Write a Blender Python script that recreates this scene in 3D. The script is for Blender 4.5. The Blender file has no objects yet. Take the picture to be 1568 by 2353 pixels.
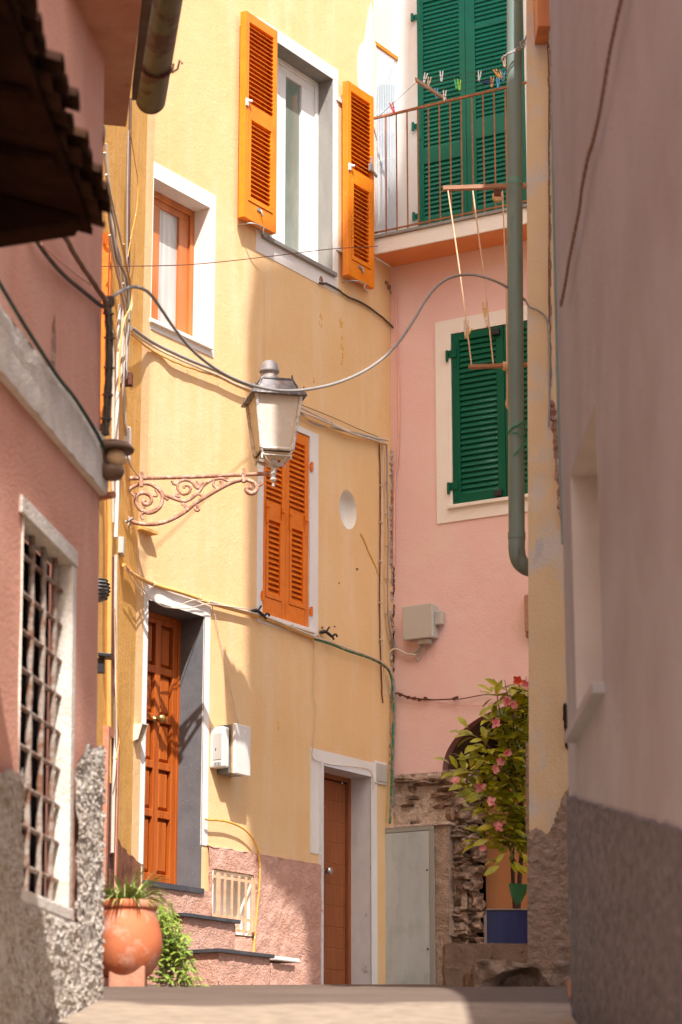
import bpy, bmesh, math, random
from mathutils import Vector, Matrix, noise
random.seed(7)
C = bpy.context.scene.collection
R = math.radians
# ------------------------------------------------------------------ camera model (photo measured on a 1568 x 2353 grid)
FPX = 5553.0; CU, CV = 784.0, 1176.5; HOR = 2650.0
TH = math.atan((HOR-CV)/FPX); ST, CT = math.sin(TH), math.cos(TH)
def ray(u, v):
    a = (u-CU)/FPX; b = (CV-v)/FPX
    return Vector((a, CT-b*ST, ST+b*CT))
def P(u, v, d):
    r = ray(u, v); return r*(d/r.y)
class Frame:
    """vertical wall frame: s runs along the wall, out is the distance in front of it"""
    def __init__(s, o, deg, lean=0.0, z0=0.0):
        s.o = Vector((o[0], o[1], z0)); s.a = R(deg); s.z0 = z0
        s.x = Vector((math.cos(s.a), math.sin(s.a), 0)); s.n = Vector((math.sin(s.a), -math.cos(s.a), 0))
        s.up = (Vector((0, 0, 1))-s.n*lean).normalized(); s.n = s.x.cross(s.up); s.n = s.n if s.n.dot(Vector((math.sin(s.a), -math.cos(s.a), 0))) > 0 else -s.n
        m = Matrix((s.x, -s.n, s.up)).transposed(); s.eul = m.to_euler()
    def hit(s, u, v, out=0.0):
        r = ray(u, v); t = (s.n.dot(s.o)+out)/s.n.dot(r); p = r*t-s.o
        return p.dot(s.x), p.dot(s.up)+s.z0
    def w(s, a, out, z):
        return s.o+s.x*a+s.n*out+s.up*(z-s.z0)
    def loc(s, p):
        q = p-s.o; return Vector((q.dot(s.x), -q.dot(s.n), p.z))
    def L(s, u, v, out=0.0):
        a, z = s.hit(u, v, out); return Vector((a, -out, z))
    def rect(s, tl, br, out=0.0):
        a0, z1 = s.hit(tl[0], tl[1], out); a1, z0 = s.hit(br[0], br[1], out)
        return a0, a1, z0, z1
W0 = Frame((0, 0), 0)
Y = Frame((-1.098, 18.7), 57.1)            # yellow facade
_sB = Y.hit(322, 1200)[0]
_b = Y.w(_sB, 0, 0)
SD = Frame((_b.x, _b.y), 84.0)             # yellow side wall, s<0 towards the camera
_c = Y.w(Y.hit(901, 1200)[0], 0, 0)
K = Frame((_c.x, _c.y), -29.8)             # pink facade
LW = Frame((P(228, 1200, 11).x, 11), 82.6, .015, P(228, 1200, 11).z) # left house
RW = Frame((0.981, 10.35), -90.0)           # right house, s towards the camera
SUN = Vector((0.085, -0.6, 0.79)).normalized()
def ground(y):
    if y < 11.44: return -1.27+.176*y
    return .743+.068*(y-11.44)
# ------------------------------------------------------------------ mesh builder
class MB:
    def __init__(s): s.v = []; s.f = []; s.sm = []
    def add(s, vs, fs, smooth=False):
        o = len(s.v); s.v += [Vector(v) for v in vs]
        for f in fs: s.f.append([o+i for i in f]); s.sm.append(smooth)
        return s
    def bx(s, a0, a1, o0, o1, z0, z1):
        """box in wall coordinates"""
        return s.box((a0, -o1, z0), (a1, -o0, z1))
    def box(s, p, q, tilt=0, jit=0):
        x0, y0, z0 = p; x1, y1, z1 = q
        vs = [(x0,y0,z0),(x1,y0,z0),(x1,y1,z0),(x0,y1,z0),(x0,y0,z1),(x1,y0,z1),(x1,y1,z1),(x0,y1,z1)]
        if jit: vs = [tuple(c+random.uniform(-jit, jit) for c in v) for v in vs]
        return s.add(vs, [(0,3,2,1),(4,5,6,7),(0,1,5,4),(1,2,6,5),(2,3,7,6),(3,0,4,7)])
    def obox(s, c, ax, ay, az):
        """oriented box: centre and three half vectors"""
        c, ax, ay, az = map(Vector, (c, ax, ay, az))
        vs = [c+ax*i+ay*j+az*k for k in (-1,1) for i, j in ((-1,-1),(1,-1),(1,1),(-1,1))]
        return s.add(vs, [(0,3,2,1),(4,5,6,7),(0,1,5,4),(1,2,6,5),(2,3,7,6),(3,0,4,7)])
    def tube(s, pts, r, n=7, caps=True, rfn=None):
        pts = [Vector(p) for p in pts]; m = len(pts)
        up = Vector((0.13, 0.21, 1)).normalized(); prev = None; vs = []
        for i, p in enumerate(pts):
            t = (pts[min(i+1, m-1)]-pts[max(i-1, 0)])
            t = t.normalized() if t.length > 1e-9 else Vector((0,0,1))
            if prev is None:
                a = t.cross(up)
                if a.length < .1: a = t.cross(Vector((1,0,0)))
            else: a = prev-t*prev.dot(t)
            a.normalize(); prev = a; b = t.cross(a)
            rr = r*(rfn(i/(m-1)) if rfn else 1)
            vs += [p+(a*math.cos(2*math.pi*k/n)+b*math.sin(2*math.pi*k/n))*rr for k in range(n)]
        fs = [(i*n+k, i*n+(k+1)%n, (i+1)*n+(k+1)%n, (i+1)*n+k) for i in range(m-1) for k in range(n)]
        s.add(vs, fs, True)
        if caps:
            s.add([vs[k] for k in range(n)], [tuple(range(n))[::-1]]); s.add(vs[-n:], [tuple(range(n))])
        return s
    def lathe(s, prof, c=(0,0,0), n=28, axis='z', smooth=True, ang=0, sq=None):
        c = Vector(c); vs = []
        for r, z in prof:
            for k in range(n):
                a = 2*math.pi*k/n+ang
                vs.append(c+Vector((r*math.cos(a), r*math.sin(a), z)) if axis == 'z' else
                          c+Vector((r*math.cos(a), -z, r*math.sin(a))))
        m = len(prof)
        s.add(vs, [(i*n+k, i*n+(k+1)%n, (i+1)*n+(k+1)%n, (i+1)*n+k) for i in range(m-1) for k in range(n)], smooth)
        return s
    def prism(s, poly, d):
        """poly: list of points, extruded by vector d"""
        d = Vector(d); n = len(poly); p = [Vector(q) for q in poly]
        s.add(p+[q+d for q in p], [tuple(range(n)), tuple(range(2*n-1, n-1, -1))]+[(i, (i+1)%n, n+(i+1)%n, n+i) for i in range(n)])
        return s
    def blob(s, c, r, seed=0, rough=.25, sub=2, fq=1.6):
        bm = bmesh.new(); bmesh.ops.create_icosphere(bm, subdivisions=sub, radius=1)
        c = Vector(c); vs = []
        for v in bm.verts:
            k = 1+rough*noise.noise(v.co*fq+Vector((seed*3.1, seed*1.7, seed)))*1.6
            q = v.co.copy()
            q = Vector([math.copysign(abs(t)**.7, t) for t in q])
            vs.append(c+Vector((q.x*r[0], q.y*r[1], q.z*r[2]))*k)
        s.add(vs, [tuple(v.index for v in f.verts) for f in bm.faces], False); bm.free(); return s
BASE = {}
def link(o, parent=None):
    C.objects.link(o)
    if parent is not None: o.parent = parent
    return o
def tag(o, label=None, cat=None, group=None, kind=None):
    if label: o['label'] = label
    if cat: o['category'] = cat
    if group: o['group'] = group
    if kind: o['kind'] = kind
    return o
def root(name, label, cat, F=W0, base=(0,0,0), group=None):
    """Empty at the thing's base; base is in frame coordinates (s, -out, z)"""
    o = bpy.data.objects.new(name, None); o.empty_display_size = .1; link(o)
    b = Vector(base); o.location = F.w(b.x, -b.y, b.z); o.rotation_euler = F.eul
    tag(o, label, cat, group); BASE[o.name] = b; return o
def shear(mb):
    zm = P(1214,1200,13.5).z
    for v in mb.v: v.x += .0165*(v.z-zm)
    return mb
def part(name, mb, m, parent, bevel=0, label=None, crease=None):
    me = bpy.data.meshes.new(name); b = BASE[parent.name]
    me.from_pydata([tuple(v-b) for v in mb.v], [], mb.f)
    me.polygons.foreach_set('use_smooth', mb.sm); me.materials.append(m)
    bm = bmesh.new(); bm.from_mesh(me); bmesh.ops.recalc_face_normals(bm, faces=bm.faces); bm.to_mesh(me); bm.free()
    o = bpy.data.objects.new(name, me); link(o, parent); BASE[o.name] = b
    if bevel:
        md = o.modifiers.new('bevel', 'BEVEL'); md.width = bevel; md.segments = 2; md.limit_method = 'ANGLE'; md.angle_limit = R(40)
    if label: o['label'] = label
    return o
def solo(name, mb, m, label, cat, F=W0, base=None, group=None, kind=None, bevel=0):
    """a thing that is one mesh"""
    if base is None:
        n = len(mb.v); base = (sum(v.x for v in mb.v)/n, sum(v.y for v in mb.v)/n, min(v.z for v in mb.v))
    b = Vector(base)
    me = bpy.data.meshes.new(name); me.from_pydata([tuple(v-b) for v in mb.v], [], mb.f)
    me.polygons.foreach_set('use_smooth', mb.sm); me.materials.append(m)
    bm = bmesh.new(); bm.from_mesh(me); bmesh.ops.recalc_face_normals(bm, faces=bm.faces); bm.to_mesh(me); bm.free()
    o = bpy.data.objects.new(name, me); link(o)
    o.location = F.w(b.x, -b.y, b.z); o.rotation_euler = F.eul
    tag(o, label, cat, group, kind); BASE[o.name] = b
    if bevel:
        md = o.modifiers.new('bevel', 'BEVEL'); md.width = bevel; md.segments = 2; md.limit_method = 'ANGLE'; md.angle_limit = R(40)
    return o
def smooth(pts, k=6):
    """catmull-rom through points"""
    pts = [Vector(p) for p in pts]; q = [pts[0]*2-pts[1]]+pts+[pts[-1]*2-pts[-2]]; out = []
    for i in range(1, len(q)-2):
        a, b, c, d = q[i-1:i+3]
        for j in range(k):
            t = j/k
            out.append(.5*((2*b)+(c-a)*t+(2*a-5*b+4*c-d)*t*t+(3*b-a-3*c+d)*t**3))
    out.append(pts[-1]); return out
# ------------------------------------------------------------------ materials
def lin(r, g, b):
    return tuple((c/255/12.92 if c/255 <= .04045 else ((c/255+.055)/1.055)**2.4) for c in (r, g, b))
def mat(name, c1, c2=None, scale=3, rough=.85, metal=0, bump=0, bscale=60, stretch=(1,1,1), detail=6, mixlo=.35, mixhi=.65,
        c3=None, s3=20, lo3=.55, hi3=.65, bump2=0, bscale2=8, spec=.5, bdist=.01, trans=0, coat=0, st3=(1,1,1), alpha=None, sub=0):
    m = bpy.data.materials.new(name); m.use_nodes = True; nt = m.node_tree; N = nt.nodes; Lk = nt.links
    p = N['Principled BSDF']; p.inputs['Roughness'].default_value = rough; p.inputs['Metallic'].default_value = metal
    p.inputs['Specular IOR Level'].default_value = spec
    if trans: p.inputs['Transmission Weight'].default_value = trans
    if coat: p.inputs['Coat Weight'].default_value = coat
    tc = N.new('ShaderNodeTexCoord')
    def mp(st):
        q = N.new('ShaderNodeMapping'); q.inputs['Scale'].default_value = st; Lk.new(tc.outputs['Object'], q.inputs[0]); return q.outputs[0]
    def nz(vec, sc, det=detail, rg=.6):
        q = N.new('ShaderNodeTexNoise'); q.inputs['Scale'].default_value = sc; q.inputs['Detail'].default_value = det
        q.inputs['Roughness'].default_value = rg; Lk.new(vec, q.inputs[0]); return q.outputs[0]
    def rng(src, lo, hi):
        q = N.new('ShaderNodeMapRange'); q.inputs[1].default_value = lo; q.inputs[2].default_value = hi; Lk.new(src, q.inputs[0]); return q.outputs[0]
    def mx(f, a, b):
        q = N.new('ShaderNodeMix'); q.data_type = 'RGBA'; Lk.new(f, q.inputs[0])
        for i, c in ((6, a), (7, b)):
            if isinstance(c, tuple): q.inputs[i].default_value = (*c, 1)
            else: Lk.new(c, q.inputs[i])
        return q.outputs[2]
    col = c1
    if c2: col = mx(rng(nz(mp(stretch), scale), mixlo, mixhi), c1, c2)
    if c3: col = mx(rng(nz(mp(st3), s3), lo3, hi3), col, c3)
    if isinstance(col, tuple): p.inputs['Base Color'].default_value = (*col, 1)
    else: Lk.new(col, p.inputs['Base Color'])
    nrm = None
    for bs, b in ((bscale2, bump2), (bscale, bump)):
        if b:
            q = N.new('ShaderNodeBump'); q.inputs['Strength'].default_value = b; q.inputs['Distance'].default_value = bdist if bs == bscale else bdist*3
            Lk.new(nz(mp((1,1,1)) if bs != bscale else mp(stretch), bs, 5), q.inputs['Height'])
            if nrm: Lk.new(nrm, q.inputs['Normal'])
            nrm = q.outputs[0]
    if nrm: Lk.new(nrm, p.inputs['Normal'])
    if alpha is not None: p.inputs['Alpha'].default_value = alpha
    return m
def vor(m, c1, c2, scale=8, stretch=(1,1,1)):
    """tint a material by voronoi cell (loose stones)"""
    nt = m.node_tree; N = nt.nodes; Lk = nt.links; p = N['Principled BSDF']
    tc = N.new('ShaderNodeTexCoord'); mp = N.new('ShaderNodeMapping'); mp.inputs['Scale'].default_value = stretch
    v = N.new('ShaderNodeTexVoronoi'); v.inputs['Scale'].default_value = scale
    Lk.new(tc.outputs['Object'], mp.inputs[0]); Lk.new(mp.outputs[0], v.inputs[0])
    sp = N.new('ShaderNodeSeparateColor'); Lk.new(v.outputs['Color'], sp.inputs[0])
    q = N.new('ShaderNodeMix'); q.data_type = 'RGBA'; q.blend_type = 'MULTIPLY'; q.inputs[0].default_value = 1
    r = N.new('ShaderNodeMix'); r.data_type = 'RGBA'; r.inputs[6].default_value = (*c1, 1); r.inputs[7].default_value = (*c2, 1)
    Lk.new(sp.outputs[0], r.inputs[0])
    src = p.inputs['Base Color'].links[0].from_socket
    Lk.new(src, q.inputs[6]); Lk.new(r.outputs[2], q.inputs[7]); Lk.new(q.outputs[2], p.inputs['Base Color'])
    return m
M = {}
M['yellow'] = mat('yellow_plaster', (.80,.535,.27), (.77,.49,.225), scale=1.3, bump=.35, bscale=45, bump2=.25, bscale2=5,
                  c3=(.80,.59,.36), s3=1.2, lo3=.5, hi3=.8, st3=(4,4,.5), rough=.9, spec=.2)
M['yellow_side'] = mat('bounce_lit_yellow_plaster', (.80,.44,.12), (.72,.38,.09), scale=2, bump=.4, bscale=50, bump2=.25, bscale2=6,
                  c3=(.83,.5,.2), s3=3.0, lo3=.5, hi3=.7, st3=(6,6,.4), rough=.9, spec=.2)  # yellow plaster with the side wall's warm bounced light put into its colour
M['white_paint'] = mat('white_paint_plaster', (.80,.76,.70), (.74,.69,.62), scale=3, bump=.3, bscale=60, rough=.85, spec=.2)
M['cream_paint'] = mat('cream_paint_plaster', (.82,.77,.69), (.79,.73,.64), scale=3, bump=.3, bscale=60, rough=.85, spec=.2)
M['pale_pink'] = mat('pale_pink_plaster', (.78,.58,.48), (.76,.62,.54), scale=2, bump=.3, bscale=50, rough=.9, spec=.2)
M['pink'] = mat('pink_plaster', (.80,.545,.49), (.77,.51,.455), scale=1.6, bump=.25, bscale=50, bump2=.2, bscale2=4,
                c3=(.77,.60,.51), s3=2.2, lo3=.5, hi3=.8, rough=.9, spec=.2)
M['plinth'] = mat('rough_pink_render', (.70,.41,.31), (.60,.33,.235), scale=6, bump=1, bscale=75, bump2=.6, bscale2=22, c3=(.74,.45,.34), s3=8, lo3=.5, hi3=.75, rough=.95, spec=.1, bdist=.016)
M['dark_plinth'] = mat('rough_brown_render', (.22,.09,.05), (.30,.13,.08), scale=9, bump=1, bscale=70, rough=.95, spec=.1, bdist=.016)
M['left_pink'] = mat('old_rose_plaster', (.70,.36,.26), (.63,.31,.22), scale=2.2, bump=.6, bscale=45, c3=(.71,.41,.31), s3=1.5, lo3=.5, hi3=.8, st3=(2,2,.6), rough=.95, spec=.15)
M['pebble'] = mat('pebbledash', (.70,.62,.53), (.50,.41,.33), scale=30, mixlo=.40, mixhi=.60, bump=1, bscale=60, bdist=.03, rough=.95, spec=.1, c3=(.66,.60,.53), s3=7, lo3=.5, hi3=.7)
M['left_white'] = mat('weathered_white_lime', (.74,.68,.60), (.62,.54,.45), scale=7, bump=.8, bscale=50, rough=.95, spec=.1)
M['grey_wall'] = mat('greige_plaster', (.46,.445,.45), (.40,.38,.38), scale=1.5, bump=.7, bscale=80, c3=(.37,.33,.32), s3=1.6, lo3=.45, hi3=.75, st3=(1,1,1), bump2=.3, bscale2=9, rough=.95, spec=.15)
M['grey_plinth'] = mat('grey_rough_render', (.30,.28,.285), (.15,.14,.14), scale=30, bump=1, bscale=60, bdist=.025, rough=.95, spec=.1)
M['pillar'] = mat('peeling_yellow_plaster', (.76,.54,.31), (.66,.56,.46), scale=3.5, mixlo=.5, mixhi=.62, bump=.4, bscale=50,
                  c3=(.56,.50,.44), s3=7, lo3=.62, hi3=.66, rough=.9, spec=.2, st3=(1,1,.5))
M['render'] = mat('rough_grey_render', (.46,.33,.24), (.33,.23,.165), scale=14, bump=1, bscale=50, bdist=.025, rough=.95, spec=.1)
M['stone'] = vor(mat('rubble_stone', (.34,.26,.20), (.19,.14,.105), scale=9, bump=1, bscale=35, bdist=.03, c3=(.44,.33,.25), s3=14, lo3=.5, hi3=.62, rough=.95, spec=.15), (.55,.5,.45), (1.15,1,.9), 9, (1,1,2.2))
M['mortar'] = mat('lime_mortar', (.62,.49,.39), (.44,.33,.25), scale=11, bump=1, bscale=30, bdist=.03, c3=(.68,.54,.44), s3=18, lo3=.52, hi3=.62, rough=.95, spec=.1)
M['dark_stone'] = mat('dark_arch_rubble', (.10,.05,.03), (.045,.025,.018), scale=8, bump=1, bscale=20, bdist=.04, rough=.95, spec=.1)
M['arch_paint'] = mat('dark_rose_arch_paint', (.30,.12,.09), (.25,.10,.075), scale=5, bump=.3, bscale=40)
M['slate'] = mat('dark_slate', (.045,.045,.05), (.075,.075,.08), scale=10, bump=.2, bscale=60, rough=.5)
M['grey_stone'] = mat('speckled_grey_stone', (.15,.15,.155), (.12,.12,.125), scale=9, c3=(.34,.34,.34), s3=65, lo3=.63, hi3=.7, rough=.55, bump=.1)
M['marble'] = mat('pale_marble', (.74,.74,.74), (.66,.66,.66), scale=6, mixlo=.4, mixhi=.7, c3=(.45,.42,.40), s3=9, lo3=.62, hi3=.72, rough=.35)
M['concrete'] = mat('grey_concrete_block', (.33,.245,.18), (.24,.17,.12), scale=9, bump=.9, bscale=60, c3=(.12,.08,.06), s3=32, lo3=.62, hi3=.68, rough=.95, spec=.1)
M['soffit_grey'] = mat('grey_cement_reveal', (.29,.275,.245), (.24,.22,.195), scale=5, bump=.3, bscale=40, stretch=(2,2,.5), rough=.8)
M['orange'] = mat('orange_paint', (.84,.25,.012), (.76,.205,.010), scale=7, c3=(.62,.20,.03), s3=26, lo3=.62, hi3=.75, rough=.42, bump=.08, bscale=50, stretch=(1,1,1), spec=.4)
M['orange2'] = mat('deep_orange_paint', (.80,.215,.016), (.70,.165,.012), scale=7, c3=(.52,.15,.03), s3=26, lo3=.62, hi3=.75, rough=.42, bump=.08, bscale=50, spec=.4)
M['green'] = mat('green_paint', (.002,.145,.09), (.002,.125,.075), scale=4, rough=.4, spec=.3)
M['green2'] = mat('shaded_green_paint', (.0005,.095,.048), (.0005,.083,.042), scale=4, rough=.45, spec=.2)  # weaker skylight at the lower window is put into this deeper green
M['white_frame'] = mat('white_upvc', (.80,.77,.72), rough=.35)
M['wood_frame'] = mat('varnished_orange_wood', (.60,.20,.045), (.42,.11,.02), scale=6, stretch=(1,1,.12), rough=.4, bump=.1, bscale=40, coat=.2)
M['door_wood'] = mat('varnished_mahogany_door', (.46,.11,.014), (.33,.065,.008), scale=9, stretch=(3,3,.15), rough=.5, bump=.1, bscale=60, spec=.25)
M['door_brown'] = mat('brown_wood_grain_door', (.34,.10,.022), (.24,.06,.012), scale=14, stretch=(5,5,.25), rough=.45, bump=.1, bscale=60)
M['door_dark'] = mat('dark_door_groove', (.42,.15,.04), rough=.6)
M['glass_green'] = mat('frosted_green_glass', (.17,.20,.16), (.30,.33,.28), scale=1.2, mixlo=.42, mixhi=.58, stretch=(1,1,.5), rough=.12, spec=.6)
M['glass_pale'] = mat('pale_curtained_glass', (.42,.41,.37), (.62,.60,.56), scale=2.5, stretch=(6,6,.3), rough=.12, spec=.6)
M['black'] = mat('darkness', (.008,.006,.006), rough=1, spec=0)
M['black_plastic'] = mat('black_plastic', (.012,.012,.014), rough=.45)
M['rust'] = mat('rusty_painted_iron', (.42,.22,.14), (.25,.10,.05), scale=18, bump=.7, bscale=60, rough=.8, c3=(.58,.38,.30), s3=25, lo3=.5, hi3=.6, mixlo=.45, mixhi=.7)
M['rust_rail'] = mat('rust_brown_iron', (.36,.14,.05), (.25,.085,.035), scale=20, bump=.4, bscale=60, rough=.7, metal=.1)
M['rusty_bar'] = mat('flaking_white_rust_bar', (.34,.27,.22), (.19,.08,.04), scale=14, mixlo=.44, mixhi=.60, bump=.8, bscale=50, rough=.85)
M['rust_dark'] = mat('dark_rust', (.10,.03,.02), (.17,.06,.03), scale=30, rough=.9, bump=.6)
M['lamp_white'] = mat('flaking_white_lamp_paint', (.70,.66,.60), (.36,.34,.33), scale=16, mixlo=.5, mixhi=.62, bump=.6, bscale=60, c3=(.42,.24,.15), s3=22, lo3=.62, hi3=.68, rough=.7)
M['lamp_roof'] = mat('worn_dark_lamp_hood', (.16,.15,.155), (.30,.27,.26), scale=9, bump=.5, bscale=50, c3=(.50,.36,.27), s3=12, lo3=.58, hi3=.66, rough=.6)
M['lamp_trim'] = mat('dark_worn_metal', (.10,.09,.09), (.40,.36,.33), scale=24, mixlo=.5, mixhi=.62, bump=.5, rough=.6)
M['lamp_glass'] = mat('frosted_lamp_glass', (.66,.60,.51), (.58,.51,.42), scale=5, rough=.5, c3=(.78,.73,.66), s3=10, lo3=.5, hi3=.75, trans=.0)
M['copper'] = mat('green_patina_pipe', (.15,.22,.195), (.19,.27,.24), scale=2.2, stretch=(4,4,.5), rough=.5, metal=.0, bump=.1, c3=(.10,.095,.10), s3=2.5, lo3=.58, hi3=.7, st3=(3,3,.6))
M['gutter'] = mat('stained_copper_gutter', (.13,.12,.055), (.085,.03,.015), scale=5, mixlo=.48, mixhi=.54, rough=.5, metal=.35, bump=.15, c3=(.10,.13,.08), s3=9, lo3=.6, hi3=.7)
M['soffit'] = mat('rose_brown_soffit', (.58,.30,.19), (.48,.22,.13), scale=4, bump=.3, c3=(.38,.16,.08), s3=7, lo3=.6, hi3=.75)
M['brick_edge'] = mat('dark_eave_wood', (.09,.055,.035), (.15,.10,.06), scale=8, bump=.4)
M['tile_dark'] = mat('dark_clay_roof_tile', (.022,.011,.007), (.055,.025,.014), scale=7, bump=.6, bscale=30, rough=.95, spec=.05)
M['clay'] = mat('terracotta', (.62,.18,.07), (.54,.14,.05), scale=4, bump=.2, bscale=50, rough=.75, c3=(.68,.40,.28), s3=6, lo3=.5, hi3=.68)
M['clay_lt'] = mat('dusty_brick', (.55,.27,.17), (.48,.18,.10), scale=9, bump=.5, bscale=40, rough=.9)
M['insul'] = mat('brown_ceramic', (.15,.085,.05), (.10,.05,.03), scale=9, rough=.55)
M['globe'] = mat('cream_globe_glass', (.68,.46,.26), (.55,.35,.18), scale=5, rough=.35)
M['cable_grey'] = mat('grey_cable', (.34,.31,.28), (.28,.255,.23), scale=12, rough=.6)
M['cable_white'] = mat('off_white_cable', (.66,.58,.48), (.58,.47,.36), scale=10, rough=.6)
M['cable_pink'] = mat('pink_painted_pipe', (.74,.40,.31), (.68,.36,.28), scale=10, rough=.8)
M['cable_ochre'] = mat('ochre_painted_cable', (.74,.42,.12), (.66,.36,.10), scale=10, rough=.8)
M['cable_dark'] = mat('dark_cable', (.05,.04,.03), (.10,.07,.05), scale=20, rough=.8)
M['cable_brown'] = mat('brown_twisted_cable', (.15,.075,.04), (.20,.11,.07), scale=20, rough=.8)
M['cable_green'] = mat('dark_green_cable', (.012,.035,.022), (.02,.06,.03), scale=8, rough=.5)
M['tape_green'] = mat('green_tape', (.01,.16,.05), (.22,.20,.15), scale=16, mixlo=.5, mixhi=.56, rough=.6)
M['inner_white'] = mat('greige_niche_paint', (.58,.52,.47), (.52,.46,.41), scale=3, bump=.2)
M['brown_pipe'] = mat('brown_downpipe', (.13,.06,.04), (.09,.04,.03), scale=8, rough=.5)
M['yellow_pipe'] = mat('yellow_rusty_gas_pipe', (.72,.38,.06), (.60,.25,.04), scale=22, mixlo=.5, mixhi=.62, rough=.6, c3=(.75,.62,.45), s3=30, lo3=.62, hi3=.68)
M['box_grey'] = mat('light_grey_plastic', (.50,.47,.42), (.47,.44,.39), scale=3, rough=.5)
M['box_white'] = mat('white_plastic', (.72,.69,.63), (.68,.64,.58), scale=3, rough=.45)
M['box_dark'] = mat('tinted_meter_window', (.13,.135,.135), (.20,.20,.19), scale=9, rough=.25)
M['cabinet'] = mat('galvanised_grey_green_steel', (.43,.46,.44), (.50,.53,.51), scale=2.4, stretch=(3,3,.5), rough=.5, metal=.0, c3=(.36,.40,.36), s3=5, lo3=.5, hi3=.75, st3=(1.5,1,1), bump=.04)
M['cabinet_edge'] = mat('cabinet_edge_steel', (.36,.36,.31), rough=.5, metal=.3)
M['metal'] = mat('polished_steel', (.62,.60,.57), rough=.22, metal=1)
M['galv'] = mat('dull_galvanised_metal', (.42,.41,.38), (.34,.33,.31), scale=20, rough=.5, metal=.6)
M['brass'] = mat('old_brass', (.50,.31,.10), (.40,.24,.08), scale=12, rough=.35, metal=.8)
M['bleached'] = mat('rusted_orange_bars', (.66,.33,.17), (.74,.46,.30), scale=20, rough=.8, bump=.3)
M['wood_bar'] = mat('worn_brown_wood', (.32,.155,.085), (.42,.24,.15), scale=12, stretch=(.3,2,2), rough=.8, bump=.3)
M['rope'] = mat('cream_rope', (.62,.42,.25), (.70,.52,.34), scale=60, rough=.9)
M['leaf'] = mat('glossy_green_leaf', (.25,.31,.012), (.56,.54,.025), scale=9, rough=.4, spec=.45)
M['leaf2'] = mat('light_spider_leaf', (.20,.28,.05), (.48,.50,.20), scale=22, rough=.5, stretch=(2,2,2))
M['leaf3'] = mat('fresh_trailing_leaf', (.15,.24,.03), (.30,.36,.05), scale=12, rough=.5)
M['bark'] = mat('brown_bark', (.10,.045,.03), (.17,.09,.06), scale=20, stretch=(1,1,.3), bump=.8, bscale=40, rough=.95)
M['petal'] = mat('pink_petal', (.76,.16,.22), (.86,.50,.50), scale=30, mixlo=.4, mixhi=.6, rough=.6)
M['petal_o'] = mat('orange_petal', (.78,.22,.03), (.72,.05,.05), scale=20, rough=.6)
M['blue'] = mat('cobalt_glazed_ceramic', (.006,.014,.10), (.012,.03,.17), scale=6, stretch=(3,3,.4), rough=.25)
M['orange_wall'] = mat('burnt_orange_inner_wall', (.46,.18,.06), (.40,.15,.05), scale=3, bump=.2, rough=.9)
M['kerb'] = mat('pale_stone_strip', (.60,.50,.41), (.48,.38,.30), scale=2.2, bump=.5, bscale=40, stretch=(.6,3,1), c3=(.36,.26,.20), s3=5, lo3=.6, hi3=.75, st3=(.5,2.5,1), rough=.85)
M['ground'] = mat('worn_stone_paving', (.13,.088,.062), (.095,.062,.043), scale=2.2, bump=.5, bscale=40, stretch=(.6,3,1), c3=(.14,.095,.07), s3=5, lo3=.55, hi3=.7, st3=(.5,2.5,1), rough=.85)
M['corrugated'] = mat('clear_corrugated_plastic', (.62,.68,.72), (.70,.74,.76), scale=3, stretch=(30,30,.3), rough=.35, trans=.0, alpha=.62)
M['tub'] = mat('turquoise_plastic_tub', (.05,.36,.42), rough=.4)
M['tub_b'] = mat('blue_plastic_crate', (.10,.17,.42), rough=.4)
M['brick'] = mat('exposed_brick', (.40,.22,.15), (.28,.13,.08), scale=8, bump=1, bscale=25, bdist=.03, c3=(.50,.38,.30), s3=12, lo3=.5, hi3=.62)
# ------------------------------------------------------------------ wall panel with openings
def panel(mb, a0, a1, z0, z1, holes=(), cell=None, disp=None, out=0.0, mp=None, zfn=None, keep=None):
    xs = {a0, a1}; zs = {z0, z1}
    for h in holes: xs |= {h[0], h[1]}; zs |= {h[2], h[3]}
    xs = sorted(x for x in xs if a0-1e-6 <= x <= a1+1e-6); zs = sorted(z for z in zs if z0-1e-6 <= z <= z1+1e-6)
    def dens(l):
        if not cell: return l
        o = []
        for p, q in zip(l, l[1:]):
            n = max(1, int((q-p)/cell)); o += [p+(q-p)*i/n for i in range(n)]
        return o+[l[-1]]
    xs = dens(xs); zs = dens(zs); idx = {}; vs = []; fs = []
    def vid(i, j):
        if (i, j) not in idx:
            x, z = xs[i], zs[j]
            if zfn: z = zfn(x, z)
            o = out+(disp(x, z) if disp else 0)
            q = mp(x, o) if mp else (x, o)
            idx[(i, j)] = len(vs); vs.append((q[0], -q[1], z))
        return idx[(i, j)]
    for i in range(len(xs)-1):
        for j in range(len(zs)-1):
            cx = (xs[i]+xs[i+1])/2; cz = (zs[j]+zs[j+1])/2
            if any(h[0] < cx < h[1] and h[2] < cz < h[3] for h in holes): continue
            if keep and not keep(cx, cz): continue
            fs.append((vid(i, j), vid(i+1, j), vid(i+1, j+1), vid(i, j+1)))
    mb.add(vs, fs, bool(disp)); return mb
def reveal(mb, h, depth, out=0.0, back=True, sides='lrtb'):
    a0, a1, z0, z1 = h[:4]; o0, o1 = -out, depth
    q = {'l': [(a0,o0,z0),(a0,o1,z0),(a0,o1,z1),(a0,o0,z1)], 'r': [(a1,o0,z0),(a1,o1,z0),(a1,o1,z1),(a1,o0,z1)],
         't': [(a0,o0,z1),(a1,o0,z1),(a1,o1,z1),(a0,o1,z1)], 'b': [(a0,o0,z0),(a1,o0,z0),(a1,o1,z0),(a0,o1,z0)]}
    for k in sides: mb.add(q[k], [(0,1,2,3)])
    return mb
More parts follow.
